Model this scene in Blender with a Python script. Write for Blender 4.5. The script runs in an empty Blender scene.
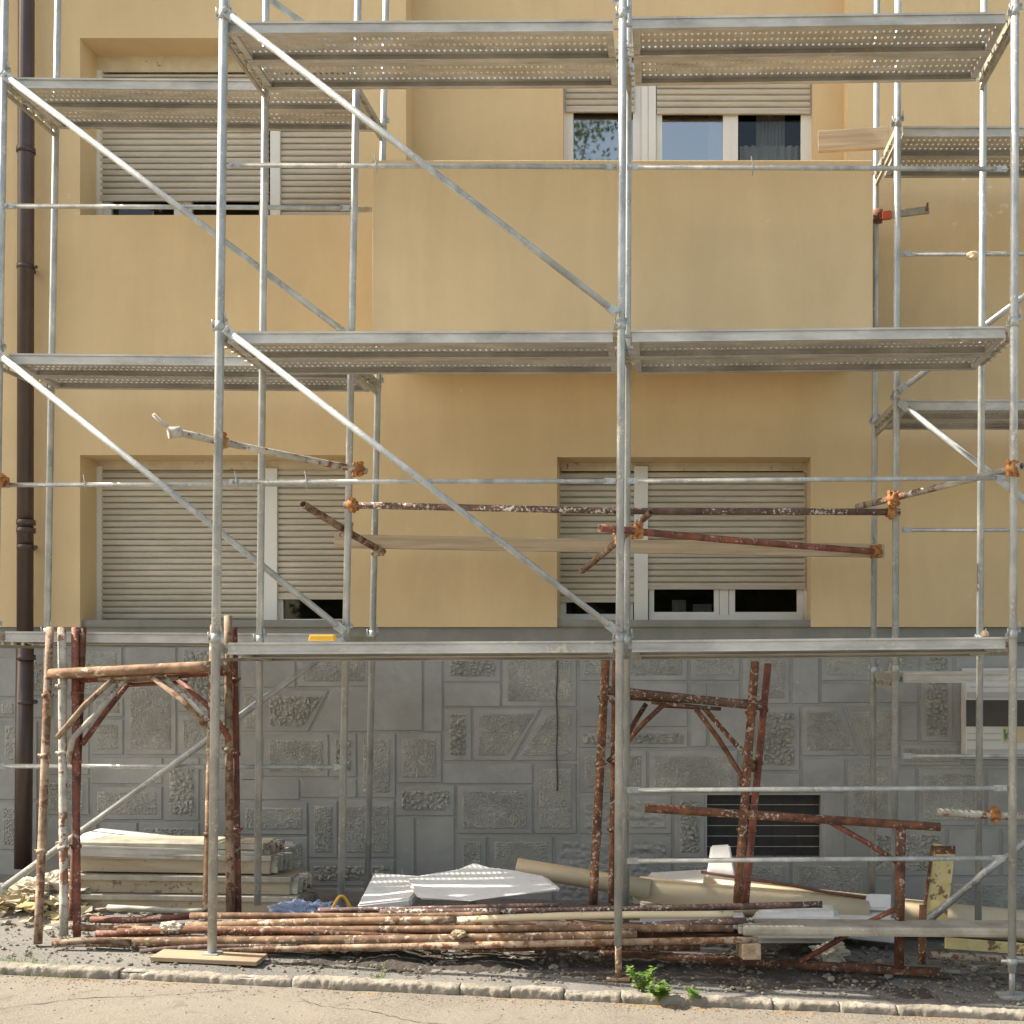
import bpy, bmesh, math, random
from mathutils import Vector, Matrix, noise
random.seed(11)
R = math.radians
sc = bpy.context.scene
C = sc.collection
F = 1162.0; VX = 670.0; VY = 655.0; ZC = 1.96
def P(px, py, Y): return Vector(((px-VX)/F*Y, Y, ZC+(VY-py)/F*Y))
def gz(X): return -0.046*(X+2.91)
W = 9.65      # yellow facade plane
YB = 9.73     # plinth plane
# ---------------------------------------------------------------- materials
def new_mat(name):
    m = bpy.data.materials.new(name); m.use_nodes = True
    nt = m.node_tree; b = nt.nodes['Principled BSDF']
    return m, nt, b
def N(nt, t, **kw):
    n = nt.nodes.new(t)
    for k, v in kw.items():
        if k in n.inputs: n.inputs[k].default_value = v
        else: setattr(n, k, v)
    return n
def coords(nt, scale=(1,1,1), kind='Object'):
    tc = N(nt, 'ShaderNodeTexCoord'); mp = N(nt, 'ShaderNodeMapping')
    mp.inputs['Scale'].default_value = scale
    oi = N(nt, 'ShaderNodeObjectInfo'); mu = N(nt, 'ShaderNodeMath', operation='MULTIPLY'); mu.inputs[1].default_value = 37.0
    nt.links.new(oi.outputs['Random'], mu.inputs[0]); nt.links.new(mu.outputs[0], mp.inputs['Location'])
    nt.links.new(tc.outputs[kind], mp.inputs[0]); return mp.outputs[0]
def noise_tex(nt, co, scale, detail=4, rough=.6, dist=0):
    n = N(nt, 'ShaderNodeTexNoise', Scale=scale, Detail=detail, Roughness=rough, Distortion=dist)
    nt.links.new(co, n.inputs['Vector']); return n.outputs['Fac']
def ramp(nt, fac, stops):
    r = N(nt, 'ShaderNodeValToRGB'); e = r.color_ramp.elements
    while len(e) < len(stops): e.new(.5)
    for k, (p, c) in zip(e, stops):
        k.position = p; k.color = tuple(c)+(1,) if len(c) == 3 else c
    nt.links.new(fac, r.inputs[0]); return r.outputs[0]
def mix(nt, fac, a, b):
    m = N(nt, 'ShaderNodeMix', data_type='RGBA')
    if isinstance(fac, (int, float)): m.inputs[0].default_value = fac
    else: nt.links.new(fac, m.inputs[0])
    for i, v in ((6, a), (7, b)):
        if isinstance(v, tuple): m.inputs[i].default_value = v+(1,)
        else: nt.links.new(v, m.inputs[i])
    return m.outputs[2]
def mix_mul(nt, a, c):
    m = N(nt, 'ShaderNodeMix', data_type='RGBA', blend_type='MULTIPLY'); m.inputs[0].default_value = 1
    nt.links.new(a, m.inputs[6]); m.inputs[7].default_value = c+(1,); return m.outputs[2]
def bump(nt, b, h, strength, dist):
    n = N(nt, 'ShaderNodeBump', Strength=strength, Distance=dist)
    nt.links.new(h, n.inputs['Height']); nt.links.new(n.outputs[0], b.inputs['Normal'])
def two_tone(name, c1, c2, scale=3, rough=.7, metal=0, speck=None, speck_amt=.62, speck_scale=40, bs=.3, bd=.003, stretch=(1,1,1), bscale=60, lo=.35, hi=.65, vary=0, streak=0, streak_s=(4,4,.5)):
    m, nt, b = new_mat(name); co = coords(nt, stretch)
    f = noise_tex(nt, co, scale, 6, .65, .4)
    col = ramp(nt, f, [(lo, c1), (hi, c2)])
    if speck:
        co2 = coords(nt)
        sf = noise_tex(nt, co2, speck_scale, 5, .7)
        sf2 = noise_tex(nt, co2, speck_scale*.12, 2, .5)
        ma = N(nt, 'ShaderNodeMath', operation='ADD'); nt.links.new(sf, ma.inputs[0])
        mb = N(nt, 'ShaderNodeMath', operation='MULTIPLY_ADD'); mb.inputs[1].default_value=.45; mb.inputs[2].default_value=-.22
        nt.links.new(sf2, mb.inputs[0]); nt.links.new(mb.outputs[0], ma.inputs[1])
        msk = ramp(nt, ma.outputs[0], [(speck_amt, (0,0,0)), (speck_amt+.04, (1,1,1))])
        col = mix(nt, msk, col, speck)
        if metal:
            iv = N(nt, 'ShaderNodeMath', operation='MULTIPLY_ADD'); iv.inputs[1].default_value=-metal; iv.inputs[2].default_value=metal
            nt.links.new(msk, iv.inputs[0]); nt.links.new(iv.outputs[0], b.inputs['Metallic'])
    elif metal: b.inputs['Metallic'].default_value = metal
    if streak:
        sn = noise_tex(nt, coords(nt, streak_s), 1.0, 6, .7, .6)
        sr = N(nt, 'ShaderNodeMapRange'); sr.inputs[1].default_value = .3; sr.inputs[2].default_value = .7; sr.inputs[3].default_value = 1-streak; sr.inputs[4].default_value = 1+streak*.6
        nt.links.new(sn, sr.inputs[0]); hs = N(nt, 'ShaderNodeHueSaturation'); nt.links.new(sr.outputs[0], hs.inputs['Value']); nt.links.new(col, hs.inputs['Color']); col = hs.outputs[0]
    if vary:
        oi = N(nt, 'ShaderNodeObjectInfo'); sr = N(nt, 'ShaderNodeMapRange'); sr.inputs[3].default_value = 1-vary; sr.inputs[4].default_value = 1+vary
        nt.links.new(oi.outputs['Random'], sr.inputs[0]); hs = N(nt, 'ShaderNodeHueSaturation'); nt.links.new(sr.outputs[0], hs.inputs['Value']); nt.links.new(col, hs.inputs['Color']); col = hs.outputs[0]
    nt.links.new(col, b.inputs['Base Color']); b.inputs['Roughness'].default_value = rough
    if bs: bump(nt, b, noise_tex(nt, coords(nt), bscale, 4, .6), bs, bd)
    return m
M = {}
M['stucco'] = two_tone('yellow_stucco', (.58,.435,.24), (.665,.505,.285), .7, .92, streak=.07, streak_s=(2.2,2.2,.45), speck=(.70,.59,.41), speck_amt=.735, speck_scale=9, bs=.5, bd=.004, bscale=170, lo=.3, hi=.7)
M['stucco_b'] = two_tone('yellow_stucco_balcony', (.60,.455,.26), (.675,.52,.31), .9, .92, streak=.07, streak_s=(2.2,2.2,.45), speck=(.70,.59,.41), speck_amt=.735, speck_scale=9, bs=.5, bd=.004, bscale=170, lo=.3, hi=.7)
M['plinth'] = two_tone('grey_plinth_paint', (.275,.275,.255), (.37,.368,.34), 1.6, .9, streak=.14, streak_s=(1.5,1.5,2.2), speck=(.46,.45,.39), speck_amt=.69, speck_scale=30, bs=.6, bd=.004, bscale=90)
M['roughcast'] = two_tone('grey_roughcast', (.285,.282,.25), (.39,.383,.34), 2.2, .95, streak=.18, streak_s=(3,3,3), speck=(.55,.52,.43), speck_amt=.62, speck_scale=75, bs=1, bd=.008, bscale=75)
M['steel'] = two_tone('galvanised_steel', (.31,.325,.315), (.50,.515,.495), 9, .42, metal=.28, streak=.15, streak_s=(5,5,1.2), speck=(.58,.55,.47), speck_amt=.61, speck_scale=45, bs=.25, bd=.002, stretch=(1,1,.5))
M['steel_dusty'] = two_tone('dusty_steel', (.30,.275,.22), (.46,.43,.35), 6, .6, metal=.3, speck=(.55,.50,.40), speck_amt=.68, speck_scale=30)
M['deck'] = two_tone('deck_steel', (.40,.385,.345), (.58,.56,.51), 5, .5, metal=.25, streak=.2, streak_s=(1.5,8,8), speck=(.58,.53,.42), speck_amt=.64, speck_scale=22, stretch=(.5,1,1))
M['rust'] = two_tone('rusty_steel', vary=.28, streak=.45, streak_s=(2.5,6,6), c1=(.085,.034,.020), c2=(.25,.105,.048), scale=14, rough=.85, speck=(.52,.44,.34), speck_amt=.59, speck_scale=38, bs=.6, bd=.004)
M['rust_orange'] = two_tone('orange_rust', vary=.28, streak=.45, streak_s=(2.5,6,6), c1=(.13,.068,.038), c2=(.38,.235,.13), scale=7, rough=.85, speck=(.56,.47,.35), speck_amt=.575, speck_scale=22, bs=.5, bd=.004)
M['rust_red'] = two_tone('red_painted_rust', vary=.28, streak=.45, streak_s=(2.5,6,6), c1=(.11,.038,.024), c2=(.27,.085,.048), scale=8, rough=.7, speck=(.46,.36,.28), speck_amt=.61, speck_scale=45, bs=.4, bd=.003)
M['rust_plaster'] = two_tone('plaster_crusted_steel', vary=.28, streak=.45, streak_s=(2.5,6,6), c1=(.36,.33,.27), c2=(.56,.52,.43), scale=7, rough=.9, speck=(.24,.11,.06), speck_amt=.55, speck_scale=18, bs=.7, bd=.006)
M['rust_dark'] = two_tone('dark_speckled_rust', vary=.28, streak=.45, streak_s=(2.5,6,6), c1=(.07,.042,.032), c2=(.17,.10,.075), scale=12, rough=.85, speck=(.60,.53,.44), speck_amt=.57, speck_scale=42, bs=.7, bd=.005)
M['rust_pale'] = two_tone('pale_rusty_steel', vary=.28, streak=.45, streak_s=(2.5,6,6), c1=(.20,.125,.075), c2=(.44,.33,.22), scale=8, rough=.85, speck=(.17,.075,.035), speck_amt=.53, speck_scale=20, bs=.6, bd=.004)
M['cream_paint'] = two_tone('cream_paint', (.60,.50,.32), (.68,.58,.38), 4, .55, speck=(.26,.13,.06), speck_amt=.64, speck_scale=24, bs=.3, bd=.003)
M['coupler'] = two_tone('rusty_coupler', (.24,.09,.025), (.48,.22,.07), 20, .8, speck=(.55,.42,.26), speck_amt=.68, speck_scale=50, bs=.7, bd=.004)
M['coupler_crust'] = two_tone('crusted_coupler', (.25,.17,.10), (.45,.36,.24), 20, .9, bs=.8, bd=.006)
M['timber'] = two_tone('weathered_timber', (.36,.27,.17), (.52,.41,.27), 5, .85, stretch=(.25,1,6), bs=.5, bd=.003, bscale=40)
M['panel'] = two_tone('dusty_beige_panel', (.34,.27,.18), (.47,.39,.27), 5, .85, stretch=(.4,1,3), bs=.5, bd=.003, speck=(.20,.15,.10), speck_amt=.63, speck_scale=14)
M['soil_and_shade'] = two_tone('dark_soil_and_shade', (.035,.028,.02), (.075,.06,.045), 6, .95, bs=1, bd=.02, bscale=30, speck=(.22,.19,.14), speck_amt=.62, speck_scale=40)  # dark earth tone that also holds the shade under the tube pile
M['timber_light'] = two_tone('fresh_timber', (.28,.20,.125), (.40,.29,.18), 5, .85, stretch=(.25,1,6), bs=.4, bd=.003, bscale=40)
M['shutter'] = two_tone('shutter_plastic', (.46,.41,.32), (.54,.49,.39), 2, .6, streak=.2, streak_s=(1.5,1.5,14), bs=.15, bd=.002, lo=.3, hi=.7, speck=(.42,.38,.30), speck_amt=.76, speck_scale=14)
M['frame_white'] = two_tone('white_window_frame', (.66,.65,.60), (.72,.71,.66), 2, .45, bs=0)
M['lintel'] = two_tone('lintel_board', (.54,.47,.33), (.66,.58,.43), 6, .9, speck=(.25,.21,.16), speck_amt=.66, speck_scale=22)
M['drip'] = two_tone('grey_ledge', (.20,.20,.175), (.26,.255,.225), 3, .9)
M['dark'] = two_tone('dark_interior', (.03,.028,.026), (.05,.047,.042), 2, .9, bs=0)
M['louver'] = two_tone('black_louvre', (.022,.022,.022), (.04,.04,.038), 5, .6, bs=0)
M['pipe_brown'] = two_tone('brown_downpipe', (.05,.032,.026), (.075,.048,.038), 2, .35, bs=.1, bd=.002)
M['foam'] = two_tone('white_polystyrene', (.76,.74,.69), (.83,.81,.76), 10, .9, bs=.5, bd=.003, bscale=130, speck=(.45,.42,.36), speck_amt=.775, speck_scale=26)
M['cream'] = two_tone('cream_plastic', (.56,.45,.285), (.63,.51,.33), 3, .5, bs=.15, bd=.002, speck=(.30,.24,.13), speck_amt=.76, speck_scale=10)
M['brown_edge'] = two_tone('brown_edge', (.16,.07,.045), (.24,.11,.07), 8, .7)
M['yellow_paint'] = two_tone('chipped_yellow_paint', (.58,.45,.15), (.68,.56,.27), 6, .6, speck=(.22,.11,.06), speck_amt=.57, speck_scale=14, bs=.4, bd=.003)
M['yellow_plastic'] = two_tone('yellow_plastic', (.80,.42,.03), (.85,.50,.06), 5, .4, bs=0)
M['orange_lump'] = two_tone('hardened_foam', (.60,.44,.27), (.70,.55,.38), 9, .9)
M['blue_bag'] = two_tone('blue_plastic', (.22,.28,.42), (.42,.48,.60), 6, .3, bs=.6, bd=.01, bscale=20)
M['red_paint'] = two_tone('red_paint', (.55,.09,.04), (.62,.13,.06), 6, .5, bs=0)
M['board_white'] = two_tone('notice_board_sheet', (.62,.62,.57), (.67,.67,.62), 3, .4, bs=0)
M['board_frame'] = two_tone('notice_board_frame', (.52,.47,.42), (.58,.53,.48), 3, .5, bs=0)
M['board_dark'] = two_tone('notice_dark_print', (.055,.052,.048), (.075,.07,.065), 3, .4, bs=0)
M['board_red'] = two_tone('notice_red_print', (.36,.07,.05), (.42,.10,.07), 3, .4, bs=0)
M['board_grey'] = two_tone('notice_grey_print', (.44,.45,.43), (.48,.49,.47), 3, .4, bs=0)
M['board_beige'] = two_tone('notice_beige_print', (.58,.48,.27), (.62,.52,.31), 3, .4, bs=0)
M['board_green'] = two_tone('notice_green_print', (.02,.24,.10), (.03,.28,.12), 3, .4, bs=0)
M['cable'] = two_tone('dark_cable', (.06,.055,.05), (.09,.085,.075), 6, .8, bs=0)
M['bark'] = two_tone('bark', (.10,.075,.05), (.18,.14,.10), 6, .9, bs=.8, bd=.02, bscale=15)
M['curtain'] = two_tone('net_curtain', (.55,.55,.53), (.65,.65,.62), 60, .9, bs=0)
M['crumpled'] = two_tone('pale_rubble', (.42,.38,.30), (.62,.57,.46), 7, .9, bs=.8, bd=.01, bscale=30)
def leaf_mat(name, c1, c2):
    m, nt, b = new_mat(name); g = N(nt, 'ShaderNodeNewGeometry')
    nt.links.new(ramp(nt, g.outputs['Random Per Island'], [(0, c1), (1, c2)]), b.inputs['Base Color'])
    b.inputs['Roughness'].default_value = .6
    tr = N(nt, 'ShaderNodeBsdfTranslucent'); tr.inputs[0].default_value = c2+(1,)
    mx = N(nt, 'ShaderNodeMixShader'); mx.inputs[0].default_value = .35
    o = nt.nodes['Material Output']
    nt.links.new(b.outputs[0], mx.inputs[1]); nt.links.new(tr.outputs[0], mx.inputs[2]); nt.links.new(mx.outputs[0], o.inputs[0])
    return m
M['leaf'] = leaf_mat('weed_leaves', (.10,.20,.03), (.24,.36,.07))
M['tree_leaf'] = leaf_mat('tree_leaves', (.04,.08,.02), (.12,.17,.04))
M['dry_leaf'] = leaf_mat('dry_leaves', (.32,.17,.05), (.58,.36,.12))
M['grit'] = leaf_mat('grit', (.14,.12,.09), (.42,.38,.30))
M['plastic_scrap'] = leaf_mat('plastic_scraps', (.50,.38,.12), (.72,.66,.52))
def glass():
    m, nt, b = new_mat('window_glass'); nt.nodes.remove(b)
    tr = N(nt, 'ShaderNodeBsdfTransparent'); tr.inputs[0].default_value = (.75,.78,.78,1)
    gl = N(nt, 'ShaderNodeBsdfGlossy'); gl.inputs['Roughness'].default_value = .02
    gl.inputs[0].default_value = (1,1,1,1)
    fr = N(nt, 'ShaderNodeFresnel'); fr.inputs[0].default_value = 1.9
    ad = N(nt, 'ShaderNodeMath', operation='MULTIPLY_ADD'); ad.inputs[1].default_value = 1.6; ad.inputs[2].default_value = .22
    nt.links.new(fr.outputs[0], ad.inputs[0])
    mx = N(nt, 'ShaderNodeMixShader'); nt.links.new(ad.outputs[0], mx.inputs[0])
    nt.links.new(tr.outputs[0], mx.inputs[1]); nt.links.new(gl.outputs[0], mx.inputs[2])
    nt.links.new(mx.outputs[0], nt.nodes['Material Output'].inputs[0]); return m
M['glass'] = glass()
M['glass_dim'] = M['glass'].copy(); M['glass_dim'].name = 'dimmed_reflection_glass'  # same glass, reflection and see-through dimmed to stand for darker mirrored surroundings
for n_ in M['glass_dim'].node_tree.nodes:
    if n_.type == 'MATH': n_.inputs[1].default_value = .45; n_.inputs[2].default_value = .0
    if n_.type == 'BSDF_TRANSPARENT': n_.inputs[0].default_value = (.5,.52,.52,1)
def asphalt(name, c1, c2, c3, bd=.006):
    m, nt, b = new_mat(name); co = coords(nt)
    big = noise_tex(nt, co, .9, 5, .6, .5)
    col = ramp(nt, big, [(.38, tuple(x*.88 for x in c1)), (.62, tuple(x*1.06 for x in c2))])
    fine = noise_tex(nt, co, 95, 3, .7)
    msk = ramp(nt, fine, [(.42, (0,0,0)), (.66, (1,1,1))])
    col = mix(nt, msk, col, c3)
    st = noise_tex(nt, co, 5.5, 6, .7, 1.0)
    m2 = ramp(nt, st, [(.56, (0,0,0)), (.68, (.6,.6,.6))])
    col = mix(nt, m2, col, tuple(x*.55 for x in c1))
    nt.links.new(col, b.inputs['Base Color']); b.inputs['Roughness'].default_value = .9
    bump(nt, b, fine, .8, bd); return m
M['road'] = asphalt('road_asphalt', (.15,.129,.10), (.195,.168,.13), (.275,.24,.19))
M['pave'] = asphalt('pavement_asphalt', (.10,.095,.085), (.16,.15,.13), (.24,.225,.195))
M['kerb'] = two_tone('kerb_stone', (.20,.175,.135), (.36,.315,.25), 5, .9, bs=.9, bd=.012, bscale=35, speck=(.14,.12,.09), speck_amt=.68, speck_scale=20)
M['earth'] = two_tone('earth', (.10,.08,.055), (.17,.14,.10), 3, .95, bs=.8, bd=.02, bscale=20)
# ---------------------------------------------------------------- mesh builder
def basis(d):
    d = d.normalized(); a = Vector((0,0,1)) if abs(d.z) < .9 else Vector((1,0,0))
    u = d.cross(a).normalized(); return u, d.cross(u).normalized(), d
class MB:
    def __init__(s): s.v = []; s.f = []; s.mi = []; s.smooth = []
    def face(s, idx, mi=0, sm=False): s.f.append(idx); s.mi.append(mi); s.smooth.append(sm)
    def quad(s, a, b, c, d, mi=0):
        n = len(s.v); s.v += [Vector(a), Vector(b), Vector(c), Vector(d)]; s.face((n,n+1,n+2,n+3), mi)
    def box(s, lo, hi, mi=0, bev=0):
        x0,y0,z0 = lo; x1,y1,z1 = hi
        s.hexa([(x0,y0,z0),(x1,y0,z0),(x1,y1,z0),(x0,y1,z0),(x0,y0,z1),(x1,y0,z1),(x1,y1,z1),(x0,y1,z1)], mi, bev)
    def hexa(s, c, mi=0, bev=0):
        if bev:
            bm = bmesh.new(); vs = [bm.verts.new(p) for p in c]
            for q in ((0,3,2,1),(4,5,6,7),(0,1,5,4),(1,2,6,5),(2,3,7,6),(3,0,4,7)): bm.faces.new([vs[i] for i in q])
            bmesh.ops.bevel(bm, geom=list(bm.edges), offset=bev, segments=2, affect='EDGES', profile=.6)
            s.add_bm(bm, mi); bm.free(); return
        n = len(s.v); s.v += [Vector(p) for p in c]
        for q in ((0,3,2,1),(4,5,6,7),(0,1,5,4),(1,2,6,5),(2,3,7,6),(3,0,4,7)): s.face(tuple(n+i for i in q), mi)
    def add_bm(s, bm, mi=0, sm=False):
        n = len(s.v); bm.verts.index_update(); s.v += [v.co.copy() for v in bm.verts]
        for f in bm.faces: s.face(tuple(n+v.index for v in f.verts), mi, sm)
    def obox(s, a, b, h, w, up=(0,0,1), mi=0, bev=0):     # bar from a to b, height h along up, width w across
        a = Vector(a); b = Vector(b); d = (b-a).normalized(); up = Vector(up); up = (up-d*up.dot(d)).normalized(); sd = d.cross(up)
        c = []
        for z in (-.5,.5):
            for q in ((a,-.5),(b,-.5),(b,.5),(a,.5)): c.append(q[0]+sd*(w*q[1])+up*(h*z))
        s.hexa([c[0],c[1],c[2],c[3],c[4],c[5],c[6],c[7]], mi, bev)
    def tube(s, pts, r, seg=12, mi=0, hollow=False, jitter=0):
        pts = [Vector(p) for p in pts]; rs = r if isinstance(r, (list,tuple)) else [r]*len(pts)
        n0 = len(s.v); k = len(pts); u0 = None
        for i, p in enumerate(pts):
            d = (pts[min(i+1,k-1)]-pts[max(i-1,0)])
            u, w, _ = basis(d)
            if u0 is not None:
                dn = d.normalized(); u = (u0-dn*u0.dot(dn)).normalized(); w = dn.cross(u)
            u0 = u
            for j in range(seg):
                a = 2*math.pi*j/seg; rr = rs[i]*(1+random.uniform(-jitter,jitter))
                s.v.append(p+(u*math.cos(a)+w*math.sin(a))*rr)
        for i in range(k-1):
            for j in range(seg):
                a = n0+i*seg+j; b = n0+i*seg+(j+1)%seg
                s.face((a,b,b+seg,a+seg), mi, True)
        for e, (i, sgn) in enumerate(((0,1),(k-1,-1))):
            base = n0+i*seg
            if hollow:
                d = (pts[1]-pts[0]).normalized() if i == 0 else (pts[-1]-pts[-2]).normalized()*-1
                c = pts[i]; m = len(s.v)
                for j in range(seg): s.v.append(c+(s.v[base+j]-c)*.82)
                for j in range(seg): s.v.append(c+(s.v[base+j]-c)*.82+d*.12)
                for j in range(seg):
                    j2 = (j+1)%seg
                    s.face((base+j, base+j2, m+j2, m+j), mi); s.face((m+j, m+j2, m+seg+j2, m+seg+j), mi, True)
                s.face(tuple(m+seg+j for j in range(seg)), mi)
            else: s.face(tuple(base+j for j in range(seg)), mi)
    def build(s, name, mat, parent=None, origin=None):
        off = Vector((0,0,0)); p = parent
        while p is not None: off += p.location; p = p.parent
        if origin is None:
            if parent is None:
                xs = [v.x for v in s.v]; ys = [v.y for v in s.v]; zs = [v.z for v in s.v]
                origin = Vector(((min(xs)+max(xs))/2, (min(ys)+max(ys))/2, min(zs)))
            else:
                origin = sum(s.v, Vector())/len(s.v)
        origin = Vector(origin)
        me = bpy.data.meshes.new(name); me.from_pydata([v-origin for v in s.v], [], s.f)
        mats = mat if isinstance(mat, (list,tuple)) else [mat]
        for m in mats: me.materials.append(M[m] if isinstance(m, str) else m)
        me.polygons.foreach_set('material_index', s.mi); me.polygons.foreach_set('use_smooth', s.smooth)
        me.update()
        bm = bmesh.new(); bm.from_mesh(me); bmesh.ops.recalc_face_normals(bm, faces=bm.faces); bm.to_mesh(me); bm.free()
        o = bpy.data.objects.new(name, me); C.objects.link(o)
        if parent: o.parent = parent
        o.location = origin-off; return o
def tag(o, label=None, cat=None, group=None, kind=None):
    for k, v in (('label',label),('category',cat),('group',group),('kind',kind)):
        if v: o[k] = v
    return o
def empty(name, loc, label, cat, group=None):
    o = bpy.data.objects.new(name, None); o.empty_display_size = .2; C.objects.link(o); o.location = loc
    return tag(o, label, cat, group)
# ---------------------------------------------------------------- ground
def sheet(name, mat, x0, x1, y0, y1, dz, nx=1, ny=1, rough=0, kind='structure'):
    m = MB(); n = 0
    for j in range(ny+1):
        for i in range(nx+1):
            x = x0+(x1-x0)*i/nx; y = y0+(y1-y0)*j/ny
            m.v.append(Vector((x, y, gz(x)+dz+(rough*noise.noise((x*2.2, y*2.2, 3.1)) if rough and 0<j<ny else 0))))
    for j in range(ny):
        for i in range(nx):
            a = j*(nx+1)+i; m.face((a, a+1, a+nx+2, a+nx+1), 0, True)
    return tag(m.build(name, mat, origin=(0,0,0)), kind=kind)
sheet('ground', 'earth', -150, 150, -150, 150, -.5)
sheet('road', 'road', -60, 60, -9, 7.13, -.042)
sheet('pavement', 'pave', -12, 12, 7.12, 9.9, 0, 240, 30, .016)
k = MB(); x = -11.5
prof = [(0,-.12),(.002,-.05),(0,-.028),(.002,-.010),(.007,-.001),(.02,.003),(.04,.004),(.055,.004),(.075,.003),(.095,-.001),(.12,-.012),(.13,-.04)]
while x < 11:
    L = random.uniform(.25, 1.1); n = int(L/.014); b0 = len(k.v); oy = random.uniform(-.010,.010); oz = random.uniform(.0,.012); tw = random.uniform(-.012,.012)
    for i in range(n+1):
        xx = x+.0015+(L-.003)*i/n; e = min(i, n-i); er = .006*math.exp(-e*.9)
        for (dy, dz) in prof:
            q = Vector((xx, 7.09+dy+oy+tw*(i/n-.5)+(er if dy<.06 else 0), gz(xx)+dz+oz-(er if dz>-.02 else 0)))
            if dz > -.1:
                n1 = noise.noise_vector(q*9); n2 = noise.noise_vector(q*34); n3 = noise.noise_vector(q*3)
                q += Vector((0, n1.y*.010+n2.y*.011+n3.y*.012, n1.z*.007+n2.z*.009+n3.z*.006))
            k.v.append(q)
    m_ = len(prof)
    for i in range(n):
        for j in range(m_-1):
            a = b0+i*m_+j; k.face((a,a+1,a+m_+1,a+m_), 0, True)
    k.face(tuple(b0+j for j in range(m_))); k.face(tuple(b0+n*m_+j for j in range(m_)))
    x += L
tag(k.build('kerb', 'kerb', origin=(0,0,0)), kind='structure')
for (xa, ya, xb, yb) in ((-4.6,6.1,-2.6,7.0),(-2.2,6.9,-.6,6.2),(.3,6.3,2.4,6.85)):
    m = MB(); n = 90; d = Vector((xb-xa, yb-ya, 0)).normalized(); q = Vector((-d.y, d.x, 0)); L_ = []
    for i in range(n+1):
        t = i/n; x = xa+(xb-xa)*t+.06*noise.noise((t*5,xa,0))+.012*noise.noise((t*40,xa,0)); y = ya+(yb-ya)*t+.10*noise.noise((t*4,ya,5))+.02*noise.noise((t*35,ya,1)); wd = .0028*(.4+abs(noise.noise((t*18,xa,3)))*2)
        p = Vector((x, y, gz(x)-.042+.003)); m.v += [p-q*wd, p+q*wd]
    for i in range(n): m.face((2*i, 2*i+2, 2*i+3, 2*i+1))
    tag(m.build('road_crack', 'soil_and_shade', origin=(0,0,0)), kind='structure')
# ---------------------------------------------------------------- building
bld = empty('apartment_building', (0, W, 0), 'yellow rendered apartment building with grey plinth, roller shutters and a solid balcony', 'building')
def wall_holes(m, x0, x1, z0, z1, holes, Y, default_d=.35):
    xs = sorted(set([x0, x1]+[h[0] for h in holes]+[h[1] for h in holes]))
    zs = sorted(set([z0, z1]+[h[2] for h in holes]+[h[3] for h in holes]))
    for i in range(len(xs)-1):
        for j in range(len(zs)-1):
            cx = (xs[i]+xs[i+1])/2; cz = (zs[j]+zs[j+1])/2
            if any(h[0] < cx < h[1] and h[2] < cz < h[3] for h in holes): continue
            m.quad((xs[i],Y,zs[j]), (xs[i+1],Y,zs[j]), (xs[i+1],Y,zs[j+1]), (xs[i],Y,zs[j+1]))
    for h in holes:
        d = h[4] if len(h) > 4 else default_d
        a, b, c, e = h[:4]
        m.quad((a,Y,c),(a,Y+d,c),(a,Y+d,e),(a,Y,e)); m.quad((b,Y,c),(b,Y+d,c),(b,Y+d,e),(b,Y,e))
        if e < z1: m.quad((a,Y,e),(b,Y,e),(b,Y+d,e),(a,Y+d,e))
        if c > z0: m.quad((a,Y,c),(b,Y,c),(b,Y+d,c),(a,Y+d,c))
def X(px, Y): return (px-VX)/F*Y
def Z(py, Y): return ZC+(VY-py)/F*Y
zbot = Z(627, W); ztop = 12.0; XL, XR = -13.0, 11.0
m = MB()
hUL = (X(80,W), X(356,W), Z(215,W), Z(38,W), .35)
hLL = (X(80,W), X(349,W), zbot, Z(455,W), .35)
hLR = (X(557,W), X(811,W), zbot, Z(457,W), .35)
loggia = (X(406,W), X(848,W), ZC+2.36+.2, Z(-170,W), .22)
hFL = (X(-560,W), X(-200,W), zbot, Z(455,W), .35)
wall_holes(m, XL, XR, zbot, ztop, [hUL, hLL, hLR, loggia, hFL], W)
m.quad((XL,W,zbot),(XR,W,zbot),(XR,W+.3,zbot),(XL,W+.3,zbot))
wl = m.build('facade_wall', 'stucco', bld)
m = MB(); YR = W+.22
hW = (X(563,YR), X(813,YR), Z(235,YR), Z(52,YR), .13)
wall_holes(m, loggia[0]-.05, loggia[1]+.05, loggia[2]-.1, loggia[3]+.05, [hW], YR)
m.build('loggia_wall', 'stucco', bld)
m = MB()  # rest of the shell
m.box((XL, W+.45, ztop+.002), (XR, W+9, ztop+.3)); m.quad((XL,W+9,-.8),(XR,W+9,-.8),(XR,W+9,ztop),(XL,W+9,ztop))
for xx in (XL, XR): m.quad((xx,W,zbot),(xx,W+9,-.8),(xx,W+9,ztop),(xx,W,ztop))
m.quad((XL,W-.0,ztop),(XR,W,ztop),(XR,W+.5,ztop+.001),(XL,W+.5,ztop+.001))
m.build('outer_shell', 'stucco', bld)
# balcony
m = MB(); YF = 8.5; bx0, bx1 = X(372,YF), X(873,YF); zb = ZC+2.36; zt = Z(160,YF); zt2 = Z(161.5,YF)
m.box((bx0,YF,zb), (bx1,YF+.14,zt), bev=.008)
m.box((bx0,YF+.143,zb+.002), (bx0+.14,W+.02,zt-.003)); m.box((bx1-.14,YF+.143,zb+.002), (bx1,W+.02,zt-.003))
m.box((bx0+.143,YF+.143,zb+.002), (bx1-.143,W+.02,zb+.2))
m.build('balcony', 'stucco_b', bld)
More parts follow.
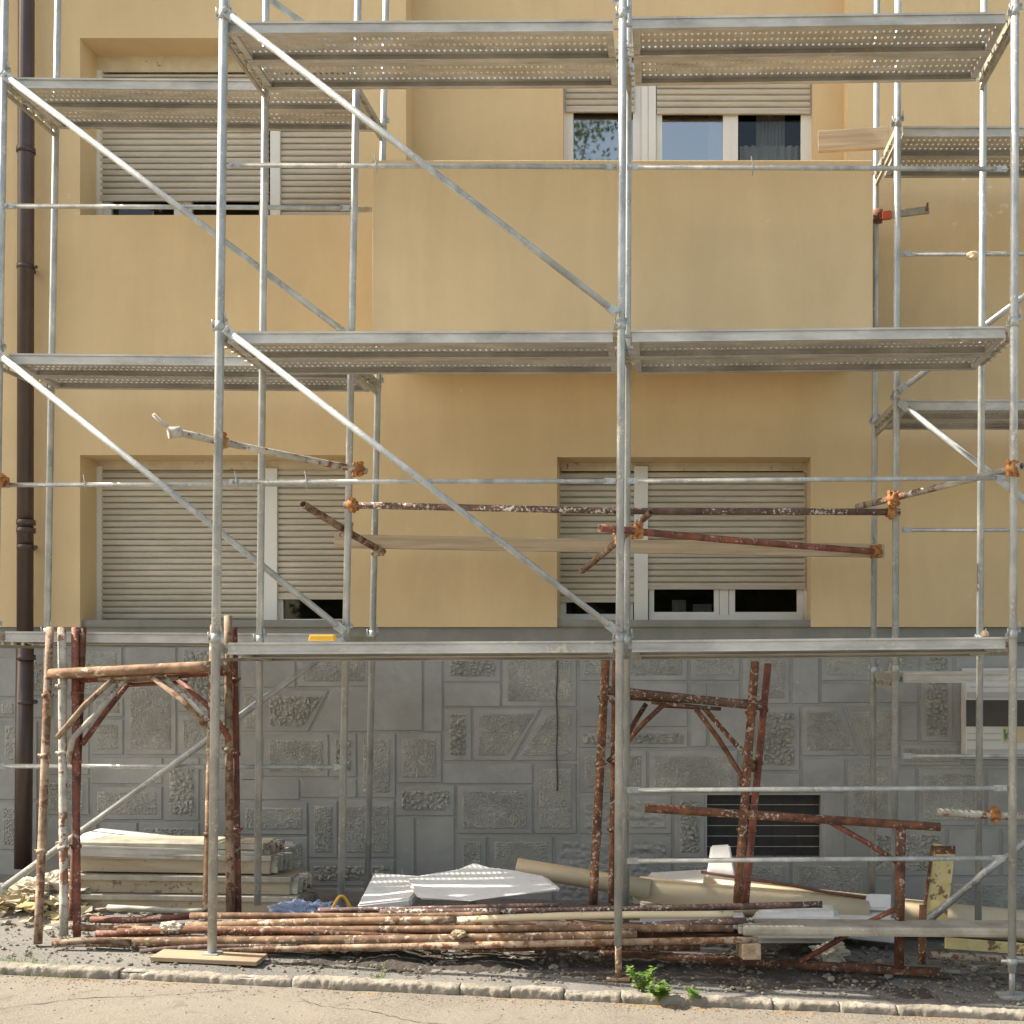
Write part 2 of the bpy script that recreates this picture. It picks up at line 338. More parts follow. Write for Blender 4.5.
# plinth
vent = (X(707,YB), X(821,YB), Z(858,YB), Z(795,YB), .14)
m = MB(); ptop = Z(623, YB)
wall_holes(m, XL, XR, -.9, ptop, [vent], YB)
m.quad((XL,YB,ptop),(XR,YB,ptop),(XR,YB+.33,ptop),(XL,YB+.33,ptop))
pl = m.build('plinth', 'plinth', bld)
def rnd_panel(m, q, kind):
    # q: four px corners (tl,tr,br,bl)
    c = [P(a, b, YB) for a, b in q]
    cen = sum(c, Vector())/4
    def off(p, e):   # shrink towards centre by e metres on both axes
        return Vector((p.x+math.copysign(min(e,abs(cen.x-p.x)), cen.x-p.x), p.y, p.z+math.copysign(min(e,abs(cen.z-p.z)), cen.z-p.z)))
    g = .0042; h = .010; ch = .005
    o = [off(p, g) for p in c]; o2 = [off(p, g+ch) for p in c]
    for p in o2: p.y -= h
    n = len(m.v); m.v += o+o2
    for i in range(4): m.face((n+i, n+(i+1)%4, n+4+(i+1)%4, n+4+i))
    if kind == 'S': m.face((n+4,n+5,n+6,n+7)); return
    e = .038 if min((c[1]-c[0]).length, (c[0]-c[3]).length) > .2 else .025
    i3 = [off(p, g+ch+e) for p in c]
    for p in i3: p.y -= h
    n = len(m.v); m.v += o2+i3
    for i in range(4): m.face((n+i, n+(i+1)%4, n+4+(i+1)%4, n+4+i))
    w = (i3[1]-i3[0]).length; hh = (i3[0]-i3[3]).length
    if w < .03 or hh < .03: m.face((n+4,n+5,n+6,n+7)); return
    st = .0085 if kind == 'F' else .0095 if kind == 'C' else .014
    nx = max(2, int(w/st)); ny = max(2, int(hh/st)); b = len(m.v); sd = random.random()*50
    for j in range(ny+1):
        for i in range(nx+1):
            u = i/nx; v = j/ny
            p = i3[0].lerp(i3[1], u).lerp(i3[3].lerp(i3[2], u), v)
            edge = i in (0,nx) or j in (0,ny)
            if not edge:
                if kind == 'F':
                    d = .010*abs(noise.noise((p.x*45+sd, p.z*45, 0)))+.007*random.random()
                elif kind == 'C':
                    vd = noise.voronoi((p.x*24+sd, p.z*24, 1.3))[0]; d = -.004+.024*max(0, min(1, (vd[1]-vd[0])*2.2))+.004*random.random()
                else:
                    d = .012*noise.noise((p.x*5+sd, p.z*22, 0))+.012*noise.noise((p.x*22, p.z*30+sd, 3))+.004*random.random()
                p = p+Vector((random.uniform(-.001,.001), -d, random.uniform(-.001,.001)))
            m.v.append(p)
    for j in range(ny):
        for i in range(nx):
            a = b+j*(nx+1)+i; m.face((a,a+1,a+nx+2,a+nx+1), 1 if kind != 'B' else 0, False)
rects = [
 (-60,640,-2,700,'S'),(-2,657,18,697,'S'),(-2,699,18,718,'F'),(0,720,38,766,'F'),(-60,700,-2,760,'F'),(-60,762,-2,830,'S'),(20,655,74,696,'F'),(20,698,52,718,'S'),(54,698,90,738,'S'),(40,740,90,775,'S'),(-2,768,38,800,'S'),(40,777,90,815,'F'),(-2,802,38,850,'F'),(40,817,98,850,'S'),(0,852,60,930,'S'),(62,852,130,930,'F'),
 (75,645,123,695,'F'),(92,697,124,717,'F'),(92,719,124,755,'F'),(125,645,177,679,'S'),(125,681,177,755,'F'),(178,645,240,712,'C'),(178,714,240,755,'F'),
 (92,757,163,784,'S'),(164,757,200,821,'C'),(92,786,163,820,'F'),(100,822,138,850,'S'),(139,822,200,850,'F'),(132,852,300,930,'S'),
 (202,757,238,800,'S'),(202,802,238,850,'S'),(241,645,296,688,'S'),(297,645,371,687,'F'),(241,690,262,732,'F'),
 (241,734,263,780,'S'),(264,734,329,777,'F'),(240,779,300,800,'S'),(301,779,357,798,'S'),(240,802,308,835,'F'),(240,837,308,884,'F'),
 (309,800,338,858,'F'),(339,800,395,858,'F'),(309,860,395,886,'C'),(302,888,395,930,'S'),
 (372,645,423,731,'S'),(424,645,443,732,'S'),(330,733,357,777,'C'),(358,733,396,798,'F'),(397,733,442,783,'F'),
 (444,645,501,682,'C'),(444,683,501,707,'S'),(502,645,577,707,'F'),(444,708,472,761,'C'),
 (443,763,533,784,'S'),(534,763,577,834,'F'),(396,785,455,816,'C'),(457,785,533,834,'F'),(396,817,415,930,'S'),(416,817,455,930,'S'),(457,836,487,890,'F'),(489,836,553,890,'F'),(457,892,553,930,'S'),
 (579,645,688,681,'F'),(690,645,740,681,'F'),(742,645,790,704,'F'),(792,645,819,704,'S'),(579,683,630,727,'S'),(632,683,688,727,'S'),(690,683,707,747,'S'),(709,683,740,704,'S'),(709,706,755,747,'S'),(579,729,688,748,'C'),
 (579,750,647,793,'F'),(649,750,738,793,'F'),(757,706,800,771,'C'),(740,773,800,793,'S'),
 (555,836,672,930,'B'),(579,795,672,834,'B'),(674,795,705,858,'C'),(674,860,790,930,'F'),(792,860,868,930,'F'),
 (821,645,876,681,'F'),(821,683,918,703,'S'),(878,645,918,681,'F'),(920,645,953,742,'C'),(955,645,1040,742,'S'),
 (901,705,918,741,'S'),(900,744,962,766,'F'),(964,744,1040,766,'S'),(802,758,845,793,'S'),(823,795,845,858,'S'),(847,758,893,826,'F'),(895,768,916,826,'S'),(918,768,985,826,'F'),(987,768,1060,826,'S'),(870,828,946,876,'C'),(948,828,1000,876,'S'),(870,878,946,940,'S'),(948,878,1060,940,'F'),(1002,828,1060,876,'F')]
m = MB()
for (a,b,c,d,kd) in rects: rnd_panel(m, [(a,b),(c,b),(c,d),(a,d)], kd)
# slanted blocks
rnd_panel(m, [(264,690),(329,690),(309,732),(264,732)], 'C'); rnd_panel(m, [(331,690),(371,690),(371,732),(311,732)], 'S')
rnd_panel(m, [(473,708),(541,708),(512,761),(473,761)], 'F'); rnd_panel(m, [(543,708),(577,708),(577,761),(514,761)], 'F')
rnd_panel(m, [(801,706),(843,706),(860,756),(801,756)], 'F'); rnd_panel(m, [(845,706),(899,706),(899,756),(862,756)], 'F')
for x0 in list(range(-560,-62,62))+list(range(1062,1400,62)):
    y = 645
    while y < 930:
        hgt = random.choice([30,42,55]); rnd_panel(m, [(x0,y),(x0+60,y),(x0+60,min(y+hgt,930)),(x0,min(y+hgt,930))], random.choice('SSFC')); y += hgt+2
m.build('stone_facing', ['plinth','roughcast'], pl)
# ledge under the render
m = MB(); m.box((XL, W+.03, Z(642,W)), (XR, YB-.001, zbot+.06)); m.build('ledge', 'drip', bld)
# vent grille
m = MB(); m.box((vent[0]-.01, YB+.12, vent[2]-.01), (vent[1]+.01, YB+.15, vent[3]+.01))
for i in range(1, 6):
    z = vent[2]+(vent[3]-vent[2])*i/6
    m.box((vent[0]+.001, YB+.035, z), (vent[1]-.001, YB+.041, z+.005), mi=1)
for i in range(1, 5):
    x = vent[0]+(vent[1]-vent[0])*i/5
    m.box((x, YB+.07, vent[2]), (x+.012, YB+.08, vent[3]))
m.build('vent_grille', ['louver','steel_dusty'], bld)
# thin cable on the plinth
m = MB(); pts = [P(557+math.sin(i*.9)*.5, 655+i*8, YB-.02) for i in range(18)]; m.tube(pts, .006, 6)
m.build('wall_cable', 'cable', bld)
# windows
def shutter(m, px0, px1, py0, py1, Y, pitch=.0525):
    x0, x1 = X(px0,Y), X(px1,Y); z1, z0 = Z(py0,Y), Z(py1,Y); z = z0
    prof = [(.0,-.0),(-.0085,.006),(-.012,.018),(-.012,.030),(-.0085,.041),(.0,.0445),(.016,.046),(.016,.0495)]
    first = True; n0 = len(m.v); rows = 0
    m.v += [Vector((x0,Y-.012,z0-.0)), Vector((x1,Y-.012,z0-.0))]; rows += 1
    while z < z1:
        for dy, dz in prof:
            if z+dz > z1: break
            m.v += [Vector((x0,Y+dy,z+dz)), Vector((x1,Y+dy,z+dz))]; rows += 1
        z += pitch
    for i in range(rows-1):
        a = n0+2*i; m.face((a,a+1,a+3,a+2), 0, False)
    m.box((x0, Y-.016, z0-.012), (x1, Y+.012, z0+.014))
def rect(m, px0, px1, py0, py1, Y0, Y1, bev=0):
    m.box((X(px0,Y0),Y0,Z(py1,Y0)), (X(px1,Y0),Y1,Z(py0,Y0)), bev=bev)
def sash(m, px0, px1, py0, py1, Y, t=6, tb=6):
    rect(m, px0, px0+t, py0, py1, Y, Y+.05); rect(m, px1-t, px1, py0, py1, Y, Y+.05)
    rect(m, px0+t, px1-t, py1-tb, py1, Y+.002, Y+.05); rect(m, px0+t, px1-t, py0, py0+t, Y+.002, Y+.05)
def win(name_label, frames, shutters, panes, lintel, extra=None, curt=None, back=None):
    m = MB(); frames(m); w = m.build('window', 'frame_white', bld)
    w['label'] = name_label
    for s in shutters:
        m = MB(); shutter(m, *s); m.build('shutter', 'shutter', w)
    for p in panes:
        m = MB(); a, b, c, d, Y = p; m.quad(P(a,d,Y), P(b,d,Y), P(b,c,Y), P(a,c,Y)); m.build('pane', 'glass_dim' if (c > 180 or a > 735) else 'glass', w)
    if lintel:
        m = MB(); rect(m, *lintel); m.build('lintel_board', 'lintel', w)
    for cdef in (curt or []):
        a, b, c, d, Y, mt = cdef; m = MB(); n = 30; b0 = len(m.v)
        for i in range(n+1):
            px = a+(b-a)*i/n; yy = Y+.02*math.sin(i*1.7)+.01*math.sin(i*3.1)
            p = P(px, c, Y); q = P(px, d, Y); p.y = yy; q.y = yy; m.v += [p, q]
        for i in range(n): m.face((b0+2*i, b0+2*i+1, b0+2*i+3, b0+2*i+2), 0, True)
        m.build('curtain', mt, w)
    return w
YW = 9.96
def f_ll(m):
    rect(m, 262, 277, 468, 627, YW-.05, YW+.05, .004)
    sash(m, 278, 352, 590, 626, YW, 5, 7)
    rect(m, 90, 102, 466, 627, YW-.03, YW+.05); rect(m, 102.5, 262, 623, 628, YW+.012, YW+.05)
win('ground floor window beneath closed shutters, left', f_ll, [(102,262,470,625,YW-.02), (277,352,470,598,YW-.02)], [(280,350,592,622,YW+.03)], (80,354,458,470,YW-.015,YW+.03))
def f_lr(m):
    rect(m, 634, 648, 466, 620, YW-.05, YW+.05, .004)
    sash(m, 560, 633, 590, 620, YW+.01, 6, 6); sash(m, 649, 719, 580, 619, YW, 5, 7); sash(m, 729, 803, 580, 619, YW, 6, 7)
    rect(m, 803.3, 812, 466, 620, YW-.01, YW+.05); rect(m, 719.5, 728.5, 580, 619, YW-.004, YW+.05); rect(m, 649, 803, 615, 620, YW-.02, YW-.001)
win('ground floor window with both sashes showing under raised shutter', f_lr, [(560,634,472,601,YW-.02), (648,805,472,588,YW-.02)], [(566,628,596,614,YW+.03), (654,714,585,613,YW+.03), (735,798,585,613,YW+.03)], (550,816,458,471,YW-.015,YW+.03),
    curt=[(672,686,600,613,YW+.2,'foam'), (693,712,604,613,YW+.25,'foam')])
def f_ul(m):
    rect(m, 270, 280, 70, 218, YW-.05, YW+.05, .004); sash(m, 103, 182, 190, 222, YW, 8, 5); sash(m, 182.5, 268, 190, 222, YW, 9, 5)
    rect(m, 90, 102, 70, 218, YW-.03, YW+.05)
win('upper window with nearly closed shutters', f_ul, [(101,269,74,200,YW-.02), (280,356,74,217,YW-.02)], [(111,174,196,217,YW+.03), (191,260,196,217,YW+.03)], (80,364,55,72,YW-.015,YW+.03))
YU = 9.985
def f_ur(m):
    rect(m, 558, 573, 60, 240, YU-.02, YU+.05); rect(m, 633, 641, 60, 240, YU-.02, YU+.05); rect(m, 641.3, 648, 60, 240, YU-.05, YU+.05, .004); rect(m, 648.3, 656, 60, 240, YU-.05, YU+.05, .004)
    rect(m, 656.3, 662, 60, 240, YU-.02, YU+.05); rect(m, 723, 738, 110, 240, YU-.01, YU+.05, .004); rect(m, 801, 816, 60, 240, YU-.02, YU+.05)
    rect(m, 730, 731, 110, 240, YU-.014, YU-.009)
win('balcony window with half raised shutters and blue sky reflected', f_ur, [(566,634,60,111,YU-.035), (657,810,60,113,YU-.035)], [(573,633,100,240,YU+.03), (662,723,100,240,YU+.03), (738,801,100,240,YU+.03)], None,
    curt=[(708,722,100,240,YU+.12,'curtain'), (756,785,100,240,YU+.15,'curtain'), (740,800,146,240,YU+.10,'curtain')])
# rooms: dark boxes behind every window
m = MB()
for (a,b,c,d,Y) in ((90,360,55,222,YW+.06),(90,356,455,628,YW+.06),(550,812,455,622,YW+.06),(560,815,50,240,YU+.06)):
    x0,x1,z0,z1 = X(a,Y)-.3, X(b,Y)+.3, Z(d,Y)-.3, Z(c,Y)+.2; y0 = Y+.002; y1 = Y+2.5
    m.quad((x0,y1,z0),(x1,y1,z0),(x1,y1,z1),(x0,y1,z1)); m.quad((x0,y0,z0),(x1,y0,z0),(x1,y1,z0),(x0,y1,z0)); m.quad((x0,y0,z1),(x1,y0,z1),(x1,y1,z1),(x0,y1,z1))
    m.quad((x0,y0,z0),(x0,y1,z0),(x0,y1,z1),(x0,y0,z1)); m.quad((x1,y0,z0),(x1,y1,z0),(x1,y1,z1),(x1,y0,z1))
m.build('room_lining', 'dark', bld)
# downpipe
m = MB(); Yd = 9.53
m.tube([P(27,-320,Yd), P(25,645,Yd)], .062, 16); m.tube([P(25,645,Yd), P(23,868,Yd)], .066, 16)
for y in (-150,148,520,528,655): m.tube([P(26,y,Yd), P(26,y+5,Yd)], .072, 16)
dp = m.build('downpipe', 'pipe_brown', bld)
for y in (265,545,700):
    m = MB(); m.tube([P(26,y,Yd), P(26,y+4,Yd)], .07, 14); m.obox(P(26,y+2,Yd)+Vector((0,.04,0)), P(26,y+2,Yd)+Vector((0,.14,0)), .03, .03); m.tube([P(34,y+2,Yd-.02), P(37,y+2,Yd-.02)], .014, 8)
    m.build('bracket', 'pipe_brown', dp)
# ---------------------------------------------------------------- scaffolds
def collar(m, c, r): m.tube([c+Vector((0,0,-.03)), c+Vector((0,0,.03))], r+.004, 12)
def lug(m, c, r, sx):
    m.obox(c+Vector((sx*r,0,0)), c+Vector((sx*(r+.022),0,0)), .035, .012); m.tube([c+Vector((sx*(r+.012),-.01,.0)), c+Vector((sx*(r+.012),-.02,.05))], .005, 6)
def post(root, xt, xb, Y, r, yt, yb, levels, jack=None, mat='steel'):
    # xt = image x at y 0, xb = image x at y 950
    def xx(y): return xt+(xb-xt)*y/950
    m = MB(); p0 = P(xx(yt),yt,Y); p1 = P(xx(yb),yb,Y)
    m.tube([p1, p0], r, 14)
    for y in levels:
        c = P(xx(y), y, Y); collar(m, c+Vector((0,0,.03)), r); lug(m, c+Vector((0,0,.06)), r, 1); lug(m, c+Vector((0,0,.02)), r, -1)
    o = m.build('post', mat, root)
    return o
def flat_rail(root, name, a, b, r, fa=True, fb=True, mat='steel', ties=()):
    a = Vector(a); b = Vector(b); d = (b-a).normalized(); m = MB(); L = (b-a).length
    m.tube([a+d*.07, b-d*.07], r, 10)
    for p, s in ((a,1),(b,-1)):
        m.obox(p-d*.0*s, p+d*s*.085, r*2.5, r*.8, up=(0,0,1) if abs(d.z)<.9 else (1,0,0), bev=.003)
        q = p+d*s*.02; m.tube([q+Vector((0,-.022,0)), q+Vector((0,.01,0))], .012, 8)
    for t in ties:
        q = a+d*L*t; m.tube([q+Vector((0,0,-.05)), q+Vector((.004,-r,.0)), q+Vector((-.01,-.01,.07))], .004, 5); m.tube([q-d*.008, q+d*.008], r+.003, 8)
    return m.build(name, mat, root)
def plank_mesh(L, w, seed=0):
    """steel scaffold plank, x 0..L, y 0..w, top at z 0, perforated sheet between channel sides"""
    m = MB(); h = .072; e = .045
    for (ya, yb, s) in ((0,.004,1),(w-.004,w,-1)):
        m.box((0,ya,-h),(L,yb,0)); 
        m.box((0, min(ya-.009*s, ya-.009*s+.012*s) if s>0 else yb-.006, -.012),(L, (ya+.006) if s>0 else yb+.006, .002))
        m.box((0, ya-.009 if s>0 else yb-.006, -h-.002),(L, ya+.006 if s>0 else yb+.006, -h+.012))
        yi = ya+.03 if s>0 else yb-.03
        m.box((0.001,min(yi,ya if s>0 else yb)+.001,-h-.001),(L-.001,max(yi,ya if s>0 else yb)-.001,-h+.003))
    zs = -.034
    pitch = .040; nx = int((L-2*e)/pitch); px = (L-2*e)/nx; y0 = .03; y1 = w-.03; ny = 4; py = (y1-y0)/ny
    xs = [e]; 
    for i in range(nx): xs += [e+px*(i+.32), e+px*(i+.68), e+px*(i+1)]
    ys = [y0]
    for j in range(ny): ys += [y0+py*(j+.34), y0+py*(j+.66), y0+py*(j+1)]
    n0 = len(m.v)
    for yy in ys:
        for xx_ in xs: m.v.append(Vector((xx_, yy, zs)))
    W_ = len(xs)
    for j in range(len(ys)-1):
        for i in range(W_-1):
            if i%3 == 1 and j%3 == 1: continue
            a = n0+j*W_+i; m.face((a,a+1,a+W_+1,a+W_))
    m.quad((0,y0-.026,zs),(L,y0-.026,zs),(L,y0,zs),(0,y0,zs)); m.quad((0,y1,zs),(L,y1,zs),(L,y1+.026,zs),(0,y1+.026,zs))
    for xa, xb in ((0,e),(L-e,L)):
        m.box((xa+.0005,.0065,-h+.004),(xb-.0005,w-.0065,-.036)) 
    for xa, s in ((0,-1),(L,1)):
        for yy in (.05, w-.05): m.obox((xa,yy,-.02),(xa+s*.045,yy,-.02),.02,.02); m.obox((xa+s*.04,yy,-.01),(xa+s*.04,yy,-.07),.012,.02)
    me = bpy.data.meshes.new('steel_plank'); me.from_pydata(m.v, [], m.f)
    me.materials.append(M['deck']); me.update(); return me
plank_cache = {}
def deck(root, xa, ya, xb, yb, Y0, Y1, drop=0):
    """two planks between frames; (xa,ya)-(xb,yb) image points of the front top edge at Y0"""
    A = P(xa, ya, Y0); B = P(xb, yb, Y0); L = (B-A).length; key = round(L, 1)
    w = (Y1-Y0-.014)/2; kk = (key, round(w,2))
    if kk not in plank_cache: plank_cache[kk] = plank_mesh(key, w)
    for q in range(2):
        o = bpy.data.objects.new('deck_plank', plank_cache[kk]); C.objects.link(o); o.parent = root
        d = B-A; tl = drop/(Y1-Y0); o.rotation_euler = (-math.atan(tl), -math.atan2(d.z, d.x), 0)
        o.location = A+Vector((0, q*(w+.014), random.uniform(-.003,.003)-tl*q*(w+.014)))-root.location; o.scale = (L/key, 1, 1)
def transom(root, x0, x1, y0, y1, Y0, Y1, low=True):
    """ladder-like cross bar between front post (x0,y0 at Y0) and rear post (x1,y1 at Y1)"""
    m = MB(); a = P(x0,y0,Y0); b = P(x1,y1,Y1); b.z = a.z; a.z -= .03; b.z -= .03
    m.obox(a, b, .05, .036, bev=.004)
    a2 = a+Vector((0,0,-.075)); b2 = b+Vector((0,0,-.075))
    if low:
        m.obox(a2+(b2-a2)*.0, b2, .022, .022)
        for t in (.12,.3,.5,.7,.88): q = a.lerp(b,t); m.obox(q, q+Vector((0,0,-.075)), .016, .02, up=(0,1,0))
    for t in (.2,.35,.5,.65,.8):
        q = a.lerp(b,t); m.tube([q+Vector((-.03,0,-.03)), q+Vector((.03,0,-.03))], .007, 6)
    m.build('transom', 'steel_dusty', root)
GR = None
# main scaffold
Y0, Y1 = 7.46, 8.24
ms = empty('scaffold', (X(620,Y0), Y0, gz(X(620,Y0))), 'nearest galvanised frame scaffold, two bays wide in front of the balcony', 'scaffold', 'galvanised scaffolds along the facade')
fr = [(224,212,264-4,False),(623,618,None,True),(1015,1012,None,True)]
rear = [(266,257),(628.5,626),(984,978)]
lv = [-292, 20, 331, 643]
po = []
ends = [957, 948, 968]
for i, (a, b, _, _) in enumerate(fr):
    dl = [0, -2, -8][i]
    o = post(ms, a, b, Y0, .0265 if i else .0285, -330, [956,945,972][i], [y+dl*.5 for y in lv], None); po.append(o)
jk = MB(); c = P(618.5,945,Y0); g = Vector((c.x, Y0, gz(c.x))); jk.tube([g+Vector((0,0,.006)), c], .022, 12); jk.obox(g+Vector((-.075,0,.006)), g+Vector((.075,0,.006)), .01, .13)
jk.build('base_jack', 'rust_orange', po[1])
jk = MB(); c = P(1012,972,Y0); g = Vector((c.x, Y0, gz(c.x))); jk.tube([g+Vector((0,0,.006)), c+Vector((0,0,.03))], .02, 12); jk.obox(g+Vector((-.09,0,.008)), g+Vector((.09,0,.008)), .012, .15); jk.tube([c+Vector((-.07,0,.07)), c+Vector((.07,0,.07))], .012, 8); jk.tube([c+Vector((0,0,.045)), c+Vector((0,0,.09))], .036, 12)
jk.build('base_jack', 'steel', po[2])
jk = MB(); c = P(212,956,Y0); g = Vector((c.x, Y0, gz(c.x)+.04)); jk.tube([g, c+Vector((0,0,.02))], .025, 12); jk.obox(g+Vector((-.05,0,.004)), g+Vector((.05,0,.004)), .008, .1)
jk.build('base_jack', 'steel', po[0])
for (a, b), yb in zip(rear, (905, 925, 935)): post(ms, a, b, Y1, .0245, -330, yb, [655-(655-y)*.905 for y in lv])
def PP(x, y, Y=Y0): return P(x, y, Y)
for (ya, yb_, yc, yd) in ((22,20,18,13),(332,331,331,327),(643.5,641.5,641,637.5)):
    dr = .05 if ya > 600 else .025 if ya > 300 else .012
    deck(ms, 228, ya, 613, yb_, Y0+.03, Y1-.03, dr); deck(ms, 632, yc, 1005, yd, Y0+.03, Y1-.03, dr)
    dx = 218+ (224-212)*(1-ya/950)
    for (x0, x1, y_) in ((217+6*(1-ya/643), 262+3*(1-ya/643), ya), (621, 629, (yb_+yc)/2), (1014, 981, yd)):
        transom(ms, x0, x1, y_, y_, Y0, Y1, low=(ya>600 or ya<100))
for a, b in (((226,14),(618,316)), ((228,331),(618,632)), ((228,-296),(619,6))): flat_rail(ms, 'diagonal_brace', PP(*a)-Vector((0,.05,0)), PP(*b)-Vector((0,.05,0)), .022)
for a, b, tt in (((229,165),(617,167),(.38,)), ((627,167),(1007,169),(.33,)), ((229,482),(617,481),(.02,.2)), ((627,481),(1007,478),()), ((627,790),(1007,788),()), ((627,861),(1005,858),())):
    flat_rail(ms, 'guard_rail', PP(*a), PP(*b), .0155, ties=tt)
# wire tie on the front rail near the loose tube
# left scaffold
YA, YC = 8.40, 9.11
ls = empty('scaffold', (X(200,YA), YA, gz(X(200,YA))), 'recessed scaffold left of the balcony in front of the brown downpipe', 'scaffold', 'galvanised scaffolds along the facade')
for i, (a, b, Y, yb, lvs) in enumerate(((5,-10,YA,930,[-198,78,355,632]), (358,340,YA,905,[-198,82,358,634]), (58,42,YC,900,[-130,125,386,636]), (386,366,YC,890,[-130,128,388,638]))):
    post(ls, a, b, Y, .0255 if Y == YA else .0245, -330, yb, lvs)
for (ya, yb_) in ((78,81),(354,357),(632,634.5)):
    sh = (1-ya/900)*12
    deck(ls, 2+sh, ya, 340+sh, yb_, YA+.03, YC-.03, .03 if ya > 300 else 0)
    transom(ls, -8+sh*1.2, 44+sh*1.1, ya, ya, YA, YC); transom(ls, 344+sh, 370+sh, yb_, yb_, YA, YC)
for a, b in (((3,74),(352,338)), ((-4,352),(345,632)), ((-4,893),(345,640)), ((2,-195),(356,62))): flat_rail(ls, 'diagonal_brace', P(*a,YA-.05), P(*b,YA-.05), .024)
for a, b in (((4,206),(352,208)), ((-2,485),(348,484)), ((-6,766),(344,767))): flat_rail(ls, 'guard_rail', P(*a,YA), P(*b,YA), .0165, ties=(.25,) if a[1]==485 else ())
m = MB(); m.tube([P(352,210,YA), P(380,209,YC)], .02, 10); m.build('end_rail', 'steel', ls)
# right scaffold
YD, YE = 8.5, 9.29
rs = empty('scaffold', (X(960,YD), YD, gz(X(960,YD))), 'scaffold at the right beyond the balcony, in front of the notice board', 'scaffold', 'galvanised scaffolds along the facade')
for i, (a, b, Y, yb, lvs) in enumerate(((898,894,YD,918,[-146,127,400,673]), (877,872,YE,905,[-80,175,424,674]), (1237,1237,YD,960,[-146,127,400,673]), (1190,1190,YE,930,[-80,175,424,674]))):
    post(rs, a, b, Y, .0255 if Y == YD else .0245, -330, yb, lvs)
for ya in (127,400,673):
    deck(rs, 903, ya, 1230, ya, YD+.03, YE-.03); transom(rs, 897, 876, ya, ya, YD, YE); transom(rs, 1237, 1190, ya, ya, YD, YE)
for a, b in (((899,402),(1235,665)), ((899,391),(1235,136)), ((925,921),(1090,790))): flat_rail(rs, 'diagonal_brace', P(*a,YD-.05), P(*b,YD-.05), .024)
for y in (254,530,756): flat_rail(rs, 'guard_rail', P(902,y,YD), P(1233,y,YD), .016)
# ---------------------------------------------------------------- clamped tubes
def coupler(parent, c, d1, r, mat='coupler', big=1):
    m = MB(); d1 = Vector(d1).normalized(); c = Vector(c)
    u, w, d = basis(d1)
    m.tube([c-d*.035*big, c-d*.028*big, c+d*.028*big, c+d*.035*big], [r+.004, r+.013, r+.013, r+.004], 12, jitter=.06)
    up = Vector((0,0,1)); off = Vector((0,.05,0))
    m.tube([c+off-up*.03*big, c+off+up*.03*big], r+.012, 10, jitter=.06)
    for s in (-1,1):
        q = c+w*(r+.014)*s; m.tube([q-u*.045, q+u*.05], .009, 8); m.tube([q+u*.03, q+u*.052], .017, 6); m.tube([q-u*.05, q-u*.036], .015, 6)
        m.obox(q-d*.02, q+d*.02, .03, .022, up=u)
    m.build('coupler', mat, parent)
def pole(pts, r, mat, label, cat='pole', group=None, name='scaffold_tube', coup=(), hollow=True, jitter=.03, cmat='coupler'):
    pts = [Vector(p) for p in pts]; a, b = pts[0], pts[-1]
    n = max(2, int((b-a).length/.12))
    if len(pts) == 2: pts = [a.lerp(b, i/n)+Vector((0,0,-.006*math.sin(math.pi*i/n))) for i in range(n+1)]
    m = MB(); m.tube(pts, r, 12, hollow=hollow, jitter=jitter)
    o = m.build(name, mat, None); tag(o, label, cat, group)
    for t in coup:
        coupler(o, a.lerp(b, t), b-a, r, cmat)
    return o
G1 = 'rusty tubes clamped across the scaffolds'
o = pole([P(176,432,7.30), P(366,471,8.36)], .024, 'rust_plaster', 'whitish crusted tube clamped at a slant over the left shuttered window, rusty coupler', 'scaffold tube', G1, coup=(.21,.95))
m = MB(); m.tube([P(153,414,7.25), P(163,424,7.27), P(178,432,7.30)], .012, 8); m.tube([P(168,433,7.27), P(181,432,7.31)], .036, 10, jitter=.15); m.build('end_clamp', 'rust_plaster', o)
pole([P(344,505,8.35), P(620,511,8.36), P(900,512,8.42)], .0245, 'rust_dark', 'long dark speckled tube running level across the wall behind the guard rail', 'scaffold tube', G1, coup=(.015,.985))
pole([P(303,504,7.95), P(383,552,9.08)], .0265, 'rust_pale', 'short brown open tube slanting down beside the right edge of left lower window', 'scaffold tube', G1, coup=(.5,.93), cmat='coupler_crust')
o = pole([P(600,528,7.40), P(880,552,9.12)], .0245, 'rust_red', 'reddish tube clamped to the middle post and sloping down to the right', 'scaffold tube', G1, coup=(.11,.98))
pole([P(651,512,7.95), P(582,571,8.66)], .0235, 'rust_pale', 'short brown tube with dark open end crossing behind the middle post', 'scaffold tube', G1, coup=(.42,))
pole([P(1022,466,7.36), P(955,483,7.9), P(857,507,8.6)], .024, 'rust_plaster', 'pale crusted tube from the rightmost post back to the right scaffold with orange couplers', 'scaffold tube', G1, coup=(.05,.75))
pole([P(-14,472,8.3), P(6,484,8.34)], .024, 'rust', 'stub of rusty tube clamped on the leftmost post at the picture edge', 'scaffold tube', G1, coup=(.7,))
m = MB(); m.obox(P(335,541,8.98), P(884,551,9.14), .105, .04, bev=.004); tag(m.build('timber_board', 'timber'), 'long thin weathered board tied level across the wall below the speckled tube', 'board')
m = MB(); m.obox(P(818,142,9.0), P(889,138,8.93), .16, .045, bev=.004); tag(m.build('timber_board', 'timber'), 'short thick plank end sticking out beside the balcony window at upper right', 'board')
m = MB(); a, b = P(888,215,9.2), P(929,210,9.2); m.obox(a, b, .055, .03, bev=.004); o = m.build('bracket_arm', 'steel_dusty'); tag(o, 'short grey bracket arm with red painted end clamped right of the balcony', 'bracket')
m = MB(); m.obox(P(882,216,9.19), P(891,215,9.19), .06, .04); m.build('painted_end', 'red_paint', o)
